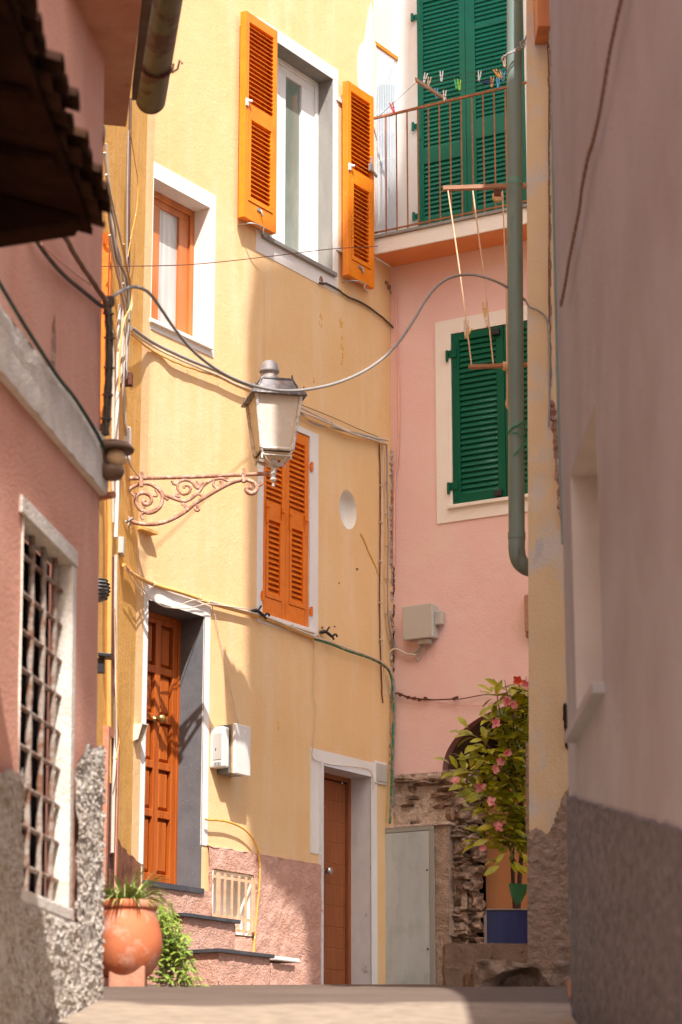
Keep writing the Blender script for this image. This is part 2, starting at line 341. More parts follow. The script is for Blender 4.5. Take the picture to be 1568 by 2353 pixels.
def frame_rect(mb, a0, a1, z0, z1, wl, wr, wt, wb, o0, o1):
    """four butted bars round a rectangle, widths measured inwards"""
    if wt: mb.bx(a0, a1, o0, o1, z1-wt, z1)
    if wb: mb.bx(a0, a1, o0, o1, z0, z0+wb)
    if wl: mb.bx(a0, a0+wl, o0, o1, z0+wb, z1-wt)
    if wr: mb.bx(a1-wr, a1, o0, o1, z0+wb, z1-wt)
    return mb
def slats(mb, a0, a1, z0, z1, o0, o1, pitch, th=.007, drop=.041):
    """louvre blades: outer edge lower"""
    n = max(2, int(round((z1-z0)/pitch))); p = (z1-z0)/n
    for i in range(n):
        zc = z0+p*(i+.5)
        j = random.uniform(-.0015, .0015)
        c = ((a0+a1)/2, -(o0+o1)/2, zc+j); h = (o1-o0)/2
        mb.obox(c, ((a1-a0)/2, 0, 0), (0, -h, -drop/2), (0, -th*.3, th/2))
    return mb
def shutter(F, parent, r, out, th, m, panels, stile=.055, hinge='l', name='shutter', pitch=.042, hw=None, zig=0):
    """louvred leaf: r = (a0,a1,z0,z1) of its face, out = distance of the face from the wall"""
    a0, a1, z0, z1 = r; mb = MB(); o1 = out; o0 = out-th; H = z1-z0; Wd = a1-a0
    zc = z1; rails = []
    for (f0, f1, inner) in panels:      # louvre openings as fractions from the bottom
        rails.append((z0+H*f0, z0+H*f1, inner))
    rails.sort(); last = z0
    mb.bx(a0, a0+stile, o0, o1, z0, z1); mb.bx(a1-stile, a1, o0, o1, z0, z1)
    for p, q, inner in rails:
        mb.bx(a0+stile, a1-stile, o0+.002, o1-.002, last, p)
        x0, x1, y0, y1 = a0+stile, a1-stile, p, q
        if inner:
            frame_rect(mb, x0+.004, x1-.004, p+.004, q-.004, .03, .03, .035, .04, o0+.006, o1+.006)
            x0 += .034; x1 -= .034; y0 = p+.044; y1 = q-.039
        slats(mb, x0, x1, y0, y1, o0+.008, o1-.004, pitch)
        last = q
    mb.bx(a0+stile, a1-stile, o0+.002, o1-.002, last, z1)
    mb.bx(a0+stile-.005, a1-stile+.005, o0+.003, o0+.007, rails[0][0]-.005, rails[-1][1]+.005)
    return part(name, mb, m, parent, bevel=.0025)
def cable(F, pts, r, m, label, out=.02, name='cable', group=None, k=5, cat='cable', n=6, jit=0, outs=None):
    q = []
    for i, (u, v) in enumerate(pts):
        o = outs[i] if outs else out
        if F is Y and u < 326:
            a_, z_ = SD.hit(u, v, o); q.append(Y.loc(SD.w(a_, o, z_)))
        else: q.append(F.L(u, v, o))
    q = smooth(q, k)
    if jit: q = [p+Vector((random.uniform(-jit, jit), random.uniform(-jit, jit)*.4, random.uniform(-jit, jit))) for p in q]
    return solo(name, MB().tube(q, r, n), m, label, cat, F, group=group)

# ================================================================== GROUND
gb = MB(); xs = [-40,-12,-5]+[-3+.25*i for i in range(25)]+[5,12,40]
ys = [-40,-15,-5,0,3,5,7,8,9]+[9.4+.2*i for i in range(10)]+[11.44,11.8,12.2,12.7,13.3,14,15,16,17,18,19,20,21.5,24,30,60]
vs = []; 
for y in ys:
    for x in xs:
        vs.append((x, y, ground(y)+(noise.noise(Vector((x*1.3, y*1.3, 3)))*.012 if abs(x) < 4 and 5 < y < 22 else 0)))
n = len(xs)
gb.add(vs, [(j*n+i, j*n+i+1, (j+1)*n+i+1, (j+1)*n+i) for j in range(len(ys)-1) for i in range(n-1)], True)
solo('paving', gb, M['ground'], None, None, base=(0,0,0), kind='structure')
def painted_sun_band():  # sunlit near strip and shaded ground beyond, put into the paving colour
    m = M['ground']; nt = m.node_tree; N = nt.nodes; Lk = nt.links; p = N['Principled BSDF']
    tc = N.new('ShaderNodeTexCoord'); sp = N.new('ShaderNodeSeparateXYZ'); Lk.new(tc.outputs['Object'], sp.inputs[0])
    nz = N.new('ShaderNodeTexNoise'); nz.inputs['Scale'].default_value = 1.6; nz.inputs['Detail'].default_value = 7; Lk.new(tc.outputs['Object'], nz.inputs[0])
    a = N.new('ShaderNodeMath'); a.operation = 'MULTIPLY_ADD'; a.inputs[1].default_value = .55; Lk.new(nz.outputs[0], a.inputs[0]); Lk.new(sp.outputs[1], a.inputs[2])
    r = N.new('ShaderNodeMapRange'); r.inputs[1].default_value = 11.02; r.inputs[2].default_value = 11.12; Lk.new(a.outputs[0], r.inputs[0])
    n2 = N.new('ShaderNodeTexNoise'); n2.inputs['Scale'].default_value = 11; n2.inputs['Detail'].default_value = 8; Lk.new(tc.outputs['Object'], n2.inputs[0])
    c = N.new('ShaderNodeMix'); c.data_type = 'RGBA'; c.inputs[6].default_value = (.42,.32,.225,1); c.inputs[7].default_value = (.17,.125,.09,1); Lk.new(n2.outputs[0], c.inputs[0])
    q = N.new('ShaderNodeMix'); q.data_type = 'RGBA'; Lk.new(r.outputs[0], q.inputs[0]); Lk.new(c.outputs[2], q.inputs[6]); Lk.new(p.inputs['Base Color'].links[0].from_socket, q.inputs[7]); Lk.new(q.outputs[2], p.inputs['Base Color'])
painted_sun_band()

# ================================================================== YELLOW HOUSE
sB = _sB
def ymap(p, o):
    """bend the facade into the side wall with a rounded corner"""
    r = .14; d = SD.x*-1; da = d.dot(Y.x); do = d.dot(Y.n)
    if p >= sB+r: return (p, o)
    t = sB+r-p
    if t < 2*r:
        k = t/(2*r); a = (sB+r, 0); b = (sB, 0); c = (sB+da*r, do*r)
        x = (1-k)**2*a[0]+2*k*(1-k)*b[0]+k*k*c[0]; q = (1-k)**2*a[1]+2*k*(1-k)*b[1]+k*k*c[1]
        tn = Vector((2*(1-k)*(b[0]-a[0])+2*k*(c[0]-b[0]), 2*(1-k)*(b[1]-a[1])+2*k*(c[1]-b[1]))).normalized()
        return (x, q+o)
    t -= r
    return (sB+da*t, do*t+o)
w1 = Y.rect((353,408), (477,795)); w2 = Y.rect((607,77), (765,628)); w3 = Y.rect((606,957), (710,1446))
d1 = Y.rect((340,1379), (459,2047)); d2 = Y.rect((737,1759), (852,2275)); vent = Y.rect((484,2000), (573,2153))
sC = Y.hit(901, 1200)[0]; sU = Y.hit(860, 300)[0]
nc = Y.hit(800, 1171); NR = .185
nrect = (nc[0]-NR*.82, nc[0]+NR*.82, nc[1]-NR, nc[1]+NR)
zBal = K.hit(905, 640)[1]      # underside of balcony at the corner
d2 = (d2[0], d2[1], ground(20)-.1, d2[3])
yh = root('yellow_house', 'tall yellow plastered house with orange shutters and two street doors', 'house', Y, (sB, 0, ground(18)))
wm = MB(); TOP = 11.0
holes = [w1, w2, w3, d1, d2, vent, nrect, (sU, sC+1, zBal+.12, TOP+1)]
panel(wm, sB-.08, sC, ground(17)-.4, TOP, holes, cell=.14, mp=ymap)
# dished niche: ring from rectangle to ellipse, then the bowl
N_ = 48; ring = []; ell = []
for k in range(N_):
    t = 2*math.pi*k/N_; c, s_ = math.cos(t), math.sin(t); rx = NR*.82; rz = NR
    m_ = max(abs(c), abs(s_)); ring.append((nc[0]+rx*c/m_, 0, nc[1]+rz*s_/m_)); ell.append((nc[0]+rx*.93*c, 0, nc[1]+rz*.95*s_))
wm.add(ring+ell, [(k, (k+1)%N_, N_+(k+1)%N_, N_+k) for k in range(N_)])
part('wall', wm, M['yellow'], yh)
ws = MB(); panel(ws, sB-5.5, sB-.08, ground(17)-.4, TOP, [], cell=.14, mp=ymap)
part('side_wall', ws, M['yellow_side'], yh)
wu = MB()   # return of the wall above the balcony and coping
wu.add([(sU,0,zBal+.12),(sU,1.2,zBal+.12),(sU,1.2,TOP),(sU,0,TOP)], [(0,1,2,3)])
part('wall_return', wu, M['pale_pink'], yh)
nb = MB(); rr = [(1,0),(.97,.05),(.9,.085),(.7,.105),(.35,.11),(0,.112)]; vs = []
for f, dp in rr:
    for k in range(N_):
        t = 2*math.pi*k/N_; vs.append((nc[0]+NR*.82*.93*f*math.cos(t), dp, nc[1]+NR*.95*f*math.sin(t)))
nb.add(vs, [(i*N_+k, i*N_+(k+1)%N_, (i+1)*N_+(k+1)%N_, (i+1)*N_+k) for i in range(5) for k in range(N_)], True)
part('round_niche', nb, M['cream_paint'], yh)
# plaster patches near the right edge
pb = MB()
def patch(mb, F, pts, out, th=.003, k=4):
    q = [F.L(u, v, out) for u, v in pts]; q = smooth(q+[q[0]], k)[:-1]
    mb.prism(q, (0, th, 0)); return mb
patch(pb, Y, [(853,5),(846,40),(838,90),(826,110),(822,160),(826,205),(838,240),(846,300),(852,360),(856,400),(858,300),(858,100),(857,30)], .004)
part('plaster_patch', pb, M['white_paint'], yh)
pb = MB(); patch(pb, Y, [(858,90),(864,100),(868,150),(862,220),(866,300),(867,420),(868,540),(862,545),(857,500),(858,300),(855,200)], .009)
part('corner_patch', pb, M['pale_pink'], yh)
# plinth: rough render, standing proud of the wall
def pdisp(amp, f=30, f2=9):
    return lambda x, z: amp*(noise.noise(Vector((x*f, z*f, 1.3)))*.6+noise.noise(Vector((x*f2, z*f2, 7)))*.8)
zpl = Y.hit(470, 1944)[1]; zpr = Y.hit(728, 1988)[1]; zg = ground(17)-.3
trimR1 = Y.hit(475, 1944)[0]; trimL2 = Y.hit(713, 1988)[0]
def ztop(x, z):
    top = zpl+(zpr-zpl)*(x-trimR1)/(trimL2-trimR1)+.012*noise.noise(Vector((x*9, 0, 0)))
    return z if z < zpl-.001 else top
pm = MB()
hv = (vent[0]-.012, vent[1]+.012, vent[2]-.01, vent[3]+.012)
panel(pm, trimR1, d2[0]-.012, zg, zpl, [hv], cell=.022, disp=pdisp(.012), out=.028, zfn=ztop)
panel(pm, d1[1], trimR1, zg, d1[2]+.0, [], cell=.022, disp=pdisp(.012), out=.028)
panel(pm, d1[0]-.02, d1[1], zg, d1[2]-.03, [], cell=.022, disp=pdisp(.012), out=.028)
# top bevel
panel(pm, trimR1, d2[0]-.012, zpl-.001, zpl, [], cell=.05, out=.0, zfn=lambda x, z: ztop(x, zpl))
xsn = [trimR1+(d2[0]-.012-trimR1)*i/60 for i in range(61)]
pm.add([(x, -.028, ztop(x, zpl)) for x in xsn]+[(x, 0, ztop(x, zpl)+.012) for x in xsn], [(i, i+1, 62+i, 61+i) for i in range(60)])
part('plinth', pm, M['plinth'], yh)
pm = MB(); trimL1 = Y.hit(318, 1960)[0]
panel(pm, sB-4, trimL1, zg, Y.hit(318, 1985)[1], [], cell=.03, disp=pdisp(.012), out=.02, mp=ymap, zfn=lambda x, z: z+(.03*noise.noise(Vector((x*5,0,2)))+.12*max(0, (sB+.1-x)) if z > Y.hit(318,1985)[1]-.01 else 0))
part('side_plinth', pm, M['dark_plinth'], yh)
# --- small window
def trim(F, parent, outer, inner, m, out=.006, bottom=True, name='trim'):
    a0, a1, z0, z1 = outer; b0, b1, c0, c1 = inner; mb = MB()
    mb.bx(a0, a1, -.002, out, c1, z1)
    mb.bx(a0, b0, -.002, out, c0 if bottom else z0, c1); mb.bx(b1, a1, -.002, out, c0 if bottom else z0, c1)
    if bottom: mb.bx(a0, a1, -.002, out, z0, c0)
    return part(name, mb, m, parent)
t1 = Y.rect((338,363), (490,822))
fm = MB(); D = .20; fw = .055
frame_rect(fm, w1[0], w1[1], w1[2], w1[3], fw, fw, fw, fw, -D, -D+.05)
x35, x368, x403 = [Y.hit(q_, 600, -D+(.03 if q_ < 400 else 0))[0] for q_ in (349, 366, 404)]
frame_rect(fm, x35-.02, w1[1]-fw, w1[2]+fw, w1[3]-fw, x368-x35+.02, w1[1]-fw-x403, .055, .06, -D-.01, -D+.03)
fm.bx(w1[0]+fw, x35-.022, -D-.01, -D+.02, w1[2]+fw, w1[3]-fw)
win = part('window', fm, M['wood_frame'], yh, bevel=.004)
BASE[win.name] = BASE[yh.name]
part('pane', MB().bx(x368-.01, x403+.01, -D+.004, -D+.008, w1[2]+.1, w1[3]-.095), M['glass_pale'], win)
part('reveal', reveal(MB(), w1, D), M['white_paint'], win)
trim(Y, win, t1, w1, M['white_paint'])
part('sill', MB().bx(w1[0]-.03, w1[1]+.035, -D+.05, .035, w1[2]-.03, w1[2]+.004), M['cream_paint'], win, bevel=.004)
# --- tall window
t2 = Y.rect((592,38), (776,676))
fm = MB(); D = .205; fw = .05
frame_rect(fm, w2[0], w2[1], w2[2], w2[3], fw+.03, fw, fw, fw, -D, -D+.05)
xa, xb, xc = [Y.hit(q_, 400, -D)[0] for q_ in (634, 649, 686)]; mid = xa
frame_rect(fm, mid+.003, w2[1]-fw, w2[2]+fw, w2[3]-fw, xb-xa, w2[1]-fw-xc, .07, .08, -D-.01, -D+.032)
frame_rect(fm, w2[0]+fw+.03, mid-.003, w2[2]+fw, w2[3]-fw, .03, .06, .07, .08, -D-.01, -D+.035)
win = part('window', fm, M['white_frame'], yh, bevel=.004); BASE[win.name] = BASE[yh.name]
part('pane', MB().bx(w2[0]+.1, mid-.05, -D+.004, -D+.008, w2[2]+.1, w2[3]-.1), M['glass_green'], win)
part('pane', MB().bx(xb-.01, xc+.01, -D+.004, -D+.008, w2[2]+.1, w2[3]-.1), M['glass_green'], win)
part('reveal', reveal(MB(), w2, D), M['soffit_grey'], win)
trim(Y, win, t2, w2, M['white_paint'])
part('sill', MB().bx(w2[0]-.02, w2[1]+.02, -D+.05, .04, w2[2]-.035, w2[2]+.003), M['soffit_grey'], win, bevel=.004)
so = .105
sL = Y.rect((566,23), (635,537), so); sR = Y.rect((800,184), (861,663), so)
def two_leaf(F, parent, r, out, th, m, low, up):
    return shutter(F, parent, r, out, th, m, [low, up], stile=.05)
shL = shutter(Y, win, sL, so, .06, M['orange'], [(.085,.50,True), (.555,.955,False)])
shR = shutter(Y, win, sR, so, .06, M['orange'], [(.085,.50,True), (.555,.955,False)])
for sh, r in ((shL, sL), (shR, sR)):
    pass
def metal_bits(parent, r, right):
    mb = MB(); a0, a1, z0, z1 = r; H = z1-z0; c = (a0+a1)/2
    part('latch', MB().bx(c-.05, c+.02, so, so+.008, z0+H*.062, z0+H*.075).tube([(c, -so-.006, z0+H*.07), (c, -so-.02, z0+H*.05), (c+.015, -so-.02, z0+H*.042)], .008), M['galv'], parent)
    part('handle', MB().bx(a0+.005, a0+.034, so, so+.014, z0+H*.535, z0+H*.57).tube([(a0+.03, -so-.005, z0+H*.56), (a0+.06, -so-.03, z0+H*.56)], .014), M['box_white'], parent)
    # latch on the lower rail and plate on the middle rail
    # hook holding the leaf open
    q = [(a0+.06, -.0, z0-.035), (a0+.1, -so-.02, z0-.035), (c, -so-.05, z0-.04)]
    mb.tube(smooth(q, 4), .007)
    arc = [(c+.035*math.cos(t), -so-.055, z0-.075+.035*math.sin(t)) for t in [R(100+25*i) for i in range(9)]]
    mb.tube(arc, .007)
    part('shutter_hook', mb, M['galv'], parent)
metal_bits(win, sL, 0); metal_bits(win, sR, 1)
for v in (228, 572):
    hb = MB(); a, z = Y.hit(775, v)
    hb.bx(a-.03, a+.07, .004, .02, z-.02, z+.02); hb.tube([(a+.07, -.026, z-.05), (a+.07, -.026, z+.05)], .013)
    part('hinge', hb, M['box_white'], win)
cl = MB()
a, z = Y.hit(853, 385, so+.02)
cl.obox((a, -so-.02, z), (.03, 0, 0), (0, .012, 0), (0, 0, .035)); cl.obox((a+.01, -so-.02, z+.06), (.01, 0, .0), (0, .008, 0), (0, 0, .05)); cl.obox((a+.055, -so-.02, z-.035), (.045, 0, -.02), (0, .008, 0), (.006, 0, .012))
solo('hand_clamp', cl, M['galv'], 'metal spring clamp gripping the edge of the right upper orange shutter', 'clamp', Y, bevel=.003)
# --- lower window with closed shutters
t3 = Y.rect((593,938), (730,1472))
reveal3 = MB(); reveal(reveal3, w3, .07)
win = part('window', reveal3, M['white_paint'], yh); BASE[win.name] = BASE[yh.name]
part('dark_pane', MB().bx(w3[0], w3[1], -.08, -.07, w3[2], w3[3]), M['black'], win)
trim(Y, win, t3, w3, M['white_paint'])
mid = (w3[0]+w3[1])/2
for a, b in ((w3[0]+.006, mid-.002), (mid+.002, w3[1]-.006)):
    shutter(Y, win, (a, b, w3[2]+.006, w3[3]-.006), -.005, .045, M['orange2'], [(.09,.51,True), (.575,.945,False)], stile=.05, pitch=.046)
part('sill', MB().bx(w3[0]-.02, w3[1]+.06, -.03, .035, w3[2]-.032, w3[2]+.002), M['cream_paint'], win, bevel=.004)
for a in (w3[0]-.012, w3[1]+.012):
    for f in (.09, .84):
        hb = MB(); z = w3[2]+(w3[3]-w3[2])*f; hb.tube([(a, -.018, z-.04), (a, -.018, z+.04)], .014); hb.bx(a-.02, a+.02, .004, .014, z-.02, z+.02)
        part('hinge', hb, M['orange2'], win)
for a, b in ((w3[0]+.006, mid-.002), (mid+.002, w3[1]-.006)):
    for x in (a+.055, b-.055):
        z = w3[2]+(w3[3]-w3[2])*.545; hb = MB()
        hb.bx(x-.013, x+.013, .001, .008, z-.13, z+.06); hb.tube([(x-.02, -.02, z), (x+.02, -.02, z)], .008)
        part('flap_hinge', hb, M['orange2'], win)
# --- door 1
D = .25
jm = MB(); reveal(jm, d1, D+.05, out=.012)
dr = part('door_frame', jm, M['grey_stone'], yh); BASE[dr.name] = BASE[yh.name]
dm = MB(); a0, a1, z0, z1 = d1[0]+.02, d1[1]-.02, d1[2]+.03, d1[3]-.03
frame_rect(dm, d1[0], d1[1], d1[2], d1[3], .03, .03, .04, .02, -D, -D+.03)
ms = Y.hit(356, 1700, -D)[0]; Hd = z1-z0; st = .065
rl = [0, .17, .345, .52, .70, 1]; rows = []
dm.bx(a0+.01, a0+st, -D-.02, -D+.02, z0, z1-.01); dm.bx(a1-st, a1-.01, -D-.02, -D+.02, z0, z1-.01); dm.bx(ms-.035, ms+.035, -D-.02, -D+.018, z0, z1-.01)
cuts = [z0]+[Y.hit(385, v_, -D)[1] for v_ in (1876, 1765, 1657, 1547)]+[z1-.02]
for i, zc in enumerate(cuts):
    h = .055 if i else .0
    w = .09 if i == 0 else .03
    dm.bx(a0+st, ms-.035, -D-.02, -D+.016, zc-.03*(i > 0), zc+w); dm.bx(ms+.035, a1-st, -D-.02, -D+.016, zc-.03*(i > 0), zc+w)
leaf = part('door', dm, M['door_wood'], yh, bevel=.005)
BASE[leaf.name] = BASE[yh.name]
pn = MB()
for i in range(5):
    zA = cuts[i]+(.09 if i == 0 else .03); zB_ = cuts[i+1]-.03
    for x0, x1 in ((a0+st, ms-.035), (ms+.035, a1-st)):
        if zB_-zA < .05: continue
        pn.bx(x0, x1, -D-.03, -D-.022, zA, zB_)
        e = .03; v = [(x0+.01,D+.021,zA+.01),(x1-.01,D+.021,zA+.01),(x1-.01,D+.021,zB_-.01),(x0+.01,D+.021,zB_-.01),
                      (x0+e,D-.002,zA+e),(x1-e,D-.002,zA+e),(x1-e,D-.002,zB_-e),(x0+e,D-.002,zB_-e)]
        pn.add(v, [(4,5,6,7),(0,1,5,4),(1,2,6,5),(2,3,7,6),(3,0,4,7)])
part('door_panels', pn, M['door_wood'], leaf)
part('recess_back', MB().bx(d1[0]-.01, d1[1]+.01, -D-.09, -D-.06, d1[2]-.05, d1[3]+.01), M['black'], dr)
part('threshold', MB().bx(d1[0], d1[1], -D, .045, d1[2]-.028, d1[2]+.012), M['slate'], dr)
tb = MB(); tr = Y.rect((316,1332), (475,1944)); zl = Y.hit(316, 1985)[1]
tb.bx(tr[0], tr[1], -.002, .007, d1[3], tr[3]); tb.bx(tr[0], d1[0], -.002, .007, zl, d1[3]); tb.bx(d1[1], tr[1], -.002, .007, tr[2], d1[3])
part('door_surround', tb, M['white_paint'], yh)
ka, kz = Y.hit(366, 1652, -D+.06)
kb = MB(); kb.lathe([(0,.095),(.02,.092),(.034,.075),(.038,.058),(.032,.04),(.014,.028),(.012,.01),(.03,.004),(.03,0)], (ka, D-.02, kz), 20, 'y')
part('door_knob', kb, M['brass'], leaf)
# --- door 2
D = .235
jm = MB(); reveal(jm, d2, D+.05, out=.012)
# narrow marble edge framing the opening
jm.bx(d2[0]-.03, d2[0], .0, .034, d2[2], d2[3]+.03); jm.bx(d2[0], d2[1]+.0, .0, .016, d2[3], d2[3]+.03)
dr2 = part('door_frame', jm, M['marble'], yh); BASE[dr2.name] = BASE[yh.name]
fb = MB(); frame_rect(fb, d2[0], d2[1], d2[2], d2[3], .04, .04, .04, 0, -D, -D+.04)
part('inner_frame', fb, M['door_brown'], dr2)
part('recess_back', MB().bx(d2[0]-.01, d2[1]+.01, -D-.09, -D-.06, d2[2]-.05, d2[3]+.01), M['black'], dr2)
lf = MB(); zt = d2[3]-.05; pl = .178; zz = zt
while zz > d2[2]+.1:
    lf.bx(d2[0]+.042, d2[1]-.055, -D-.02, -D+.015, zz-pl+.006, zz); zz -= pl
leaf2 = part('door', lf, M['door_brown'], yh, bevel=.003); BASE[leaf2.name] = BASE[yh.name]
part('door_back', MB().bx(d2[0]+.042, d2[1]-.055, -D-.03, -D+.010, d2[2], zt), M['door_dark'], leaf2)
part('edge_strip', MB().bx(d2[1]-.053, d2[1]-.043, -D-.01, -D+.018, d2[2], zt), M['metal'], leaf2)
ka, kz = Y.hit(751, 2002, -D+.05)
kb = MB(); kb.lathe([(0,.085),(.022,.085),(.033,.075),(.036,.06),(.03,.045),(.014,.035),(.012,.012),(.034,.008),(.034,0)], (ka, D-.015, kz), 20, 'y')
part('door_knob', kb, M['metal'], leaf2)
ka, kz = Y.hit(743, 1855, -D+.02)
part('peephole', MB().lathe([(0,.014),(.01,.014),(.016,.008),(.016,0)], (ka, D-.015, kz), 14, 'y'), M['brass'], leaf2)
tr = Y.rect((713,1718), (866,1988)); tb = MB()
tb.bx(tr[0], tr[1], -.002, .007, d2[3]+.03, tr[3]); tb.bx(tr[0], d2[0]-.03, -.002, .007, tr[2], d2[3]+.03); tb.bx(d2[1], tr[1], -.002, .007, d2[2], d2[3]+.03)
part('door_surround', tb, M['white_paint'], yh)
# bell plate by door 2
bp = Y.rect((866,1753), (889,1800), .02); mb = MB()
mb.bx(bp[0], bp[1], .0, .022, bp[2], bp[3])
pr = root('bell_plate', 'small square cover plate beside the top right corner of the brown door', 'plate', Y, (bp[0], 0, bp[2]))
part('surround', MB().bx(bp[0]-.03, bp[1]+.012, .0, .016, bp[2]-.02, bp[3]+.02), M['white_paint'], pr, bevel=.006)
part('cover', MB().bx(bp[0], bp[1], .016, .026, bp[2], bp[3]), M['box_grey'], pr, bevel=.012)
# --- vent with barred grille
vm = MB(); reveal(vm, vent, .16, out=.03); vm.bx(vent[0], vent[1], -.17, -.16, vent[2], vent[3])
vw = part('vent_opening', vm, M['cream_paint'], yh); BASE[vw.name] = BASE[yh.name]
gr = MB(); a0, a1, z0, z1 = vent; a0 -= .02; a1 += .02
n = 6
for i in range(n):
    x = a0+.05+(a1-a0-.1)*i/(n-1); w = .014 if i in (0, n-1) else .008
    gr.bx(x-w, x+w, .045, .045+w*1.6, z0+.03, z1-.02)
for z in (z1-.05, z0+.12): gr.bx(a0-.005, a1+.01, .04, .05, z-.012, z+.012)
gr.bx(a0+.03, a1-.03, .04, .05, z0+.02, z0+.04)
part('grille', gr, M['bleached'], vw)
# --- steps up to door 1
def step(i, corner, right, out):
    s0, z = Y.hit(corner[0], corner[1], out); s1 = Y.hit(right[0], right[1], out)[0]
    return s0, s1, z
stp = root('entrance_steps', 'pink rendered steps with dark slate treads below the panelled door', 'steps', Y, (d1[0], -.3, ground(18)))
bodies = MB(); 
for i, (c, r_, o) in enumerate((((424,2097),(554,2118),.36), ((505,2179),(632,2196),.72))):
    s0, s1, z = step(i, c, r_, o)
    s0 -= 0
    part('tread', MB().bx(s0, s1, .03, o, z-.028, z), M['slate'], stp, bevel=.003)
    panel(bodies, s0+.03, s1-.03, ground(17)-.3, z-.028, [], cell=.03, disp=pdisp(.012), out=o-.03)
    for x in (s0+.03, s1-.03):
        bodies.add([(x, -.02, ground(17)-.3), (x, -o+.03, ground(17)-.3), (x, -o+.03, z-.028), (x, -.02, z-.028)], [(0,1,2,3)])
part('riser', bodies, M['plinth'], stp)
s0, z = Y.hit(632, 2197, .5); s1 = Y.hit(690, 2206, .5)[0]
lo = MB(); lo.bx(s0, s1, .03, .5, z-.03, z)
part('side_ledge', lo, M['cream_paint'], stp, bevel=.006)
lo = MB(); panel(lo, s0, s1-.02, ground(17)-.3, z-.05, [], cell=.03, disp=pdisp(.012), out=.46); lo.bx(s0, s1-.02, .02, .44, ground(17)-.3, z-.05)
part('ledge_base', lo, M['plinth'], stp)

# ================================================================== PINK HOUSE
kb_ = root('pink_house', 'salmon pink house with green shutters, a balcony and a rubble stone arch', 'house', K, (.3, 0, ground(20)))
kw = K.rect((1037,768), (1290,1150))          # window opening (right part hidden)
kw = (kw[0], kw[0]+1.06, K.hit(1037,1163)[1], K.hit(1037,768)[1])
archx = K.hit(1215, 1612); zarch = archx[1]
zb = K.hit(905, 1783)[1]
aL = K.hit(1017, 1772); A0 = aL[0]; AC = archx[0]+.02; AR = AC-A0; AH = zarch-zb
def arch(x):
    t = (x-AC)/AR
    return zb+AH*math.sqrt(max(0, 1-t*t)) if abs(t) < 1 else zb
km = MB(); TOPK = zBal+.05; KR = 3.2; TOPK = K.hit(1000, 556, .36)[1]+.02
ztr = zarch+.06
panel(km, 0, KR, ztr, TOPK, [kw], cell=.2)
cols = sorted(set([0, A0]+[A0*i/8 for i in range(9)]+[A0+2*AR*(1-math.cos(math.pi*i/40))/2 for i in range(41)]+[A0+2*AR, KR]))
for x0, x1 in zip(cols, cols[1:]):
    km.add([(x0,0,arch(x0)), (x1,0,arch(x1)), (x1,0,ztr), (x0,0,ztr)], [(0,1,2,3)])
part('wall', km, M['pink'], kb_)
ar = MB(); N2 = 40; axs = [A0+2*AR*(1-math.cos(math.pi*i/N2))/2 for i in range(N2+1)]
ar.add([(x,0,arch(x)) for x in axs]+[(x,.10,arch(x)) for x in axs], [(i,i+1,N2+2+i,N2+1+i) for i in range(N2)])
part('arch_edge', ar, M['arch_paint'], kb_)
# deep rubble lining of the arch, displaced
ar = MB(); vs = []; nd = 10
for j in range(nd+1):
    dp = .10+.5*j/nd
    for i, x in enumerate(axs):
        k = 1-(.05+.09*max(0, noise.noise(Vector((x*9, dp*14, 2)))+.3))*(1 if j else 0)
        vs.append((AC+(x-AC)*k, dp, zb+(arch(x)-zb)*k-.0))
ar.add(vs, [(j*(N2+1)+i, j*(N2+1)+i+1, (j+1)*(N2+1)+i+1, (j+1)*(N2+1)+i) for j in range(nd) for i in range(N2)])
part('arch_lining', ar, M['dark_stone'], kb_)
# recess behind the arch
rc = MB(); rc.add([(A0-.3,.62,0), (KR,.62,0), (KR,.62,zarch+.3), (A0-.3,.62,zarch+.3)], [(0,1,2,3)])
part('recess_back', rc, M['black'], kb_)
so2 = K.hit(1116, 1950, -.45)[0]
part('inner_wall', MB().bx(so2, KR, -.6, -.45, ground(19)-.2, K.hit(1150, 1800, -.45)[1]), M['orange_wall'], kb_)
# rubble wall below the pink plaster
def sdisp(x, z):
    c = noise.voronoi(Vector((x*6, z*13, .5)), distance_metric='DISTANCE')[0]
    return .006*(c[1]-c[0])+.009*noise.noise(Vector((x*7, z*10, 0)))+.014*noise.noise(Vector((x*25, z*25, 0)))+.008*noise.noise(Vector((x*60, z*60, 0)))-.005
sj = K.hit(1084, 1900)[0]
sm = MB(); panel(sm, -.15, sj-.05, ground(19)-.3, zb+.01, [], cell=.016, disp=sdisp, out=.0)
part('rubble_wall', sm, M['mortar'], kb_)
jr = random.Random(3); jb = MB(); z = ground(20)+.05; i = 0
while z < zb-.02:
    h = jr.choice((.018,.025,.035,.055,.08)); w = jr.uniform(.05, .13)
    e = sj+jr.uniform(-.05, .015)
    jb.blob((e-w*.8+jr.uniform(-.03,.03), .1+jr.uniform(-.03,.04), z+h), (w, jr.uniform(.10, .17), h), i*3, .5, 3, 1.9); 
    if jr.random() < .8: jb.blob((e-w*2.3+jr.uniform(-.03,.03), .05, z+h+jr.uniform(-.02,.02)), (w*.8, .085, h*.85), i+50, .35)
    z += h*1.75; i += 1
for i in range(12):
    jb.blob((jr.uniform(.05, sj-.25), .03, jr.uniform(zb-.55, zb-.03)), (jr.uniform(.04,.10), .055, jr.uniform(.015,.035)), i+99, .35)
# slab stones jutting under the plaster
for (u, v, w, h) in ((985,1800,.13,.022), (1040,1812,.13,.026), (1035,1826,.12,.02), (930,1795,.09,.02), (1010,1793,.1,.018)):
    a, z = K.hit(u, v); jb.blob((a, -.01, z), (w, .07, h), u, .3)
part('stones', jb, M['stone'], kb_)
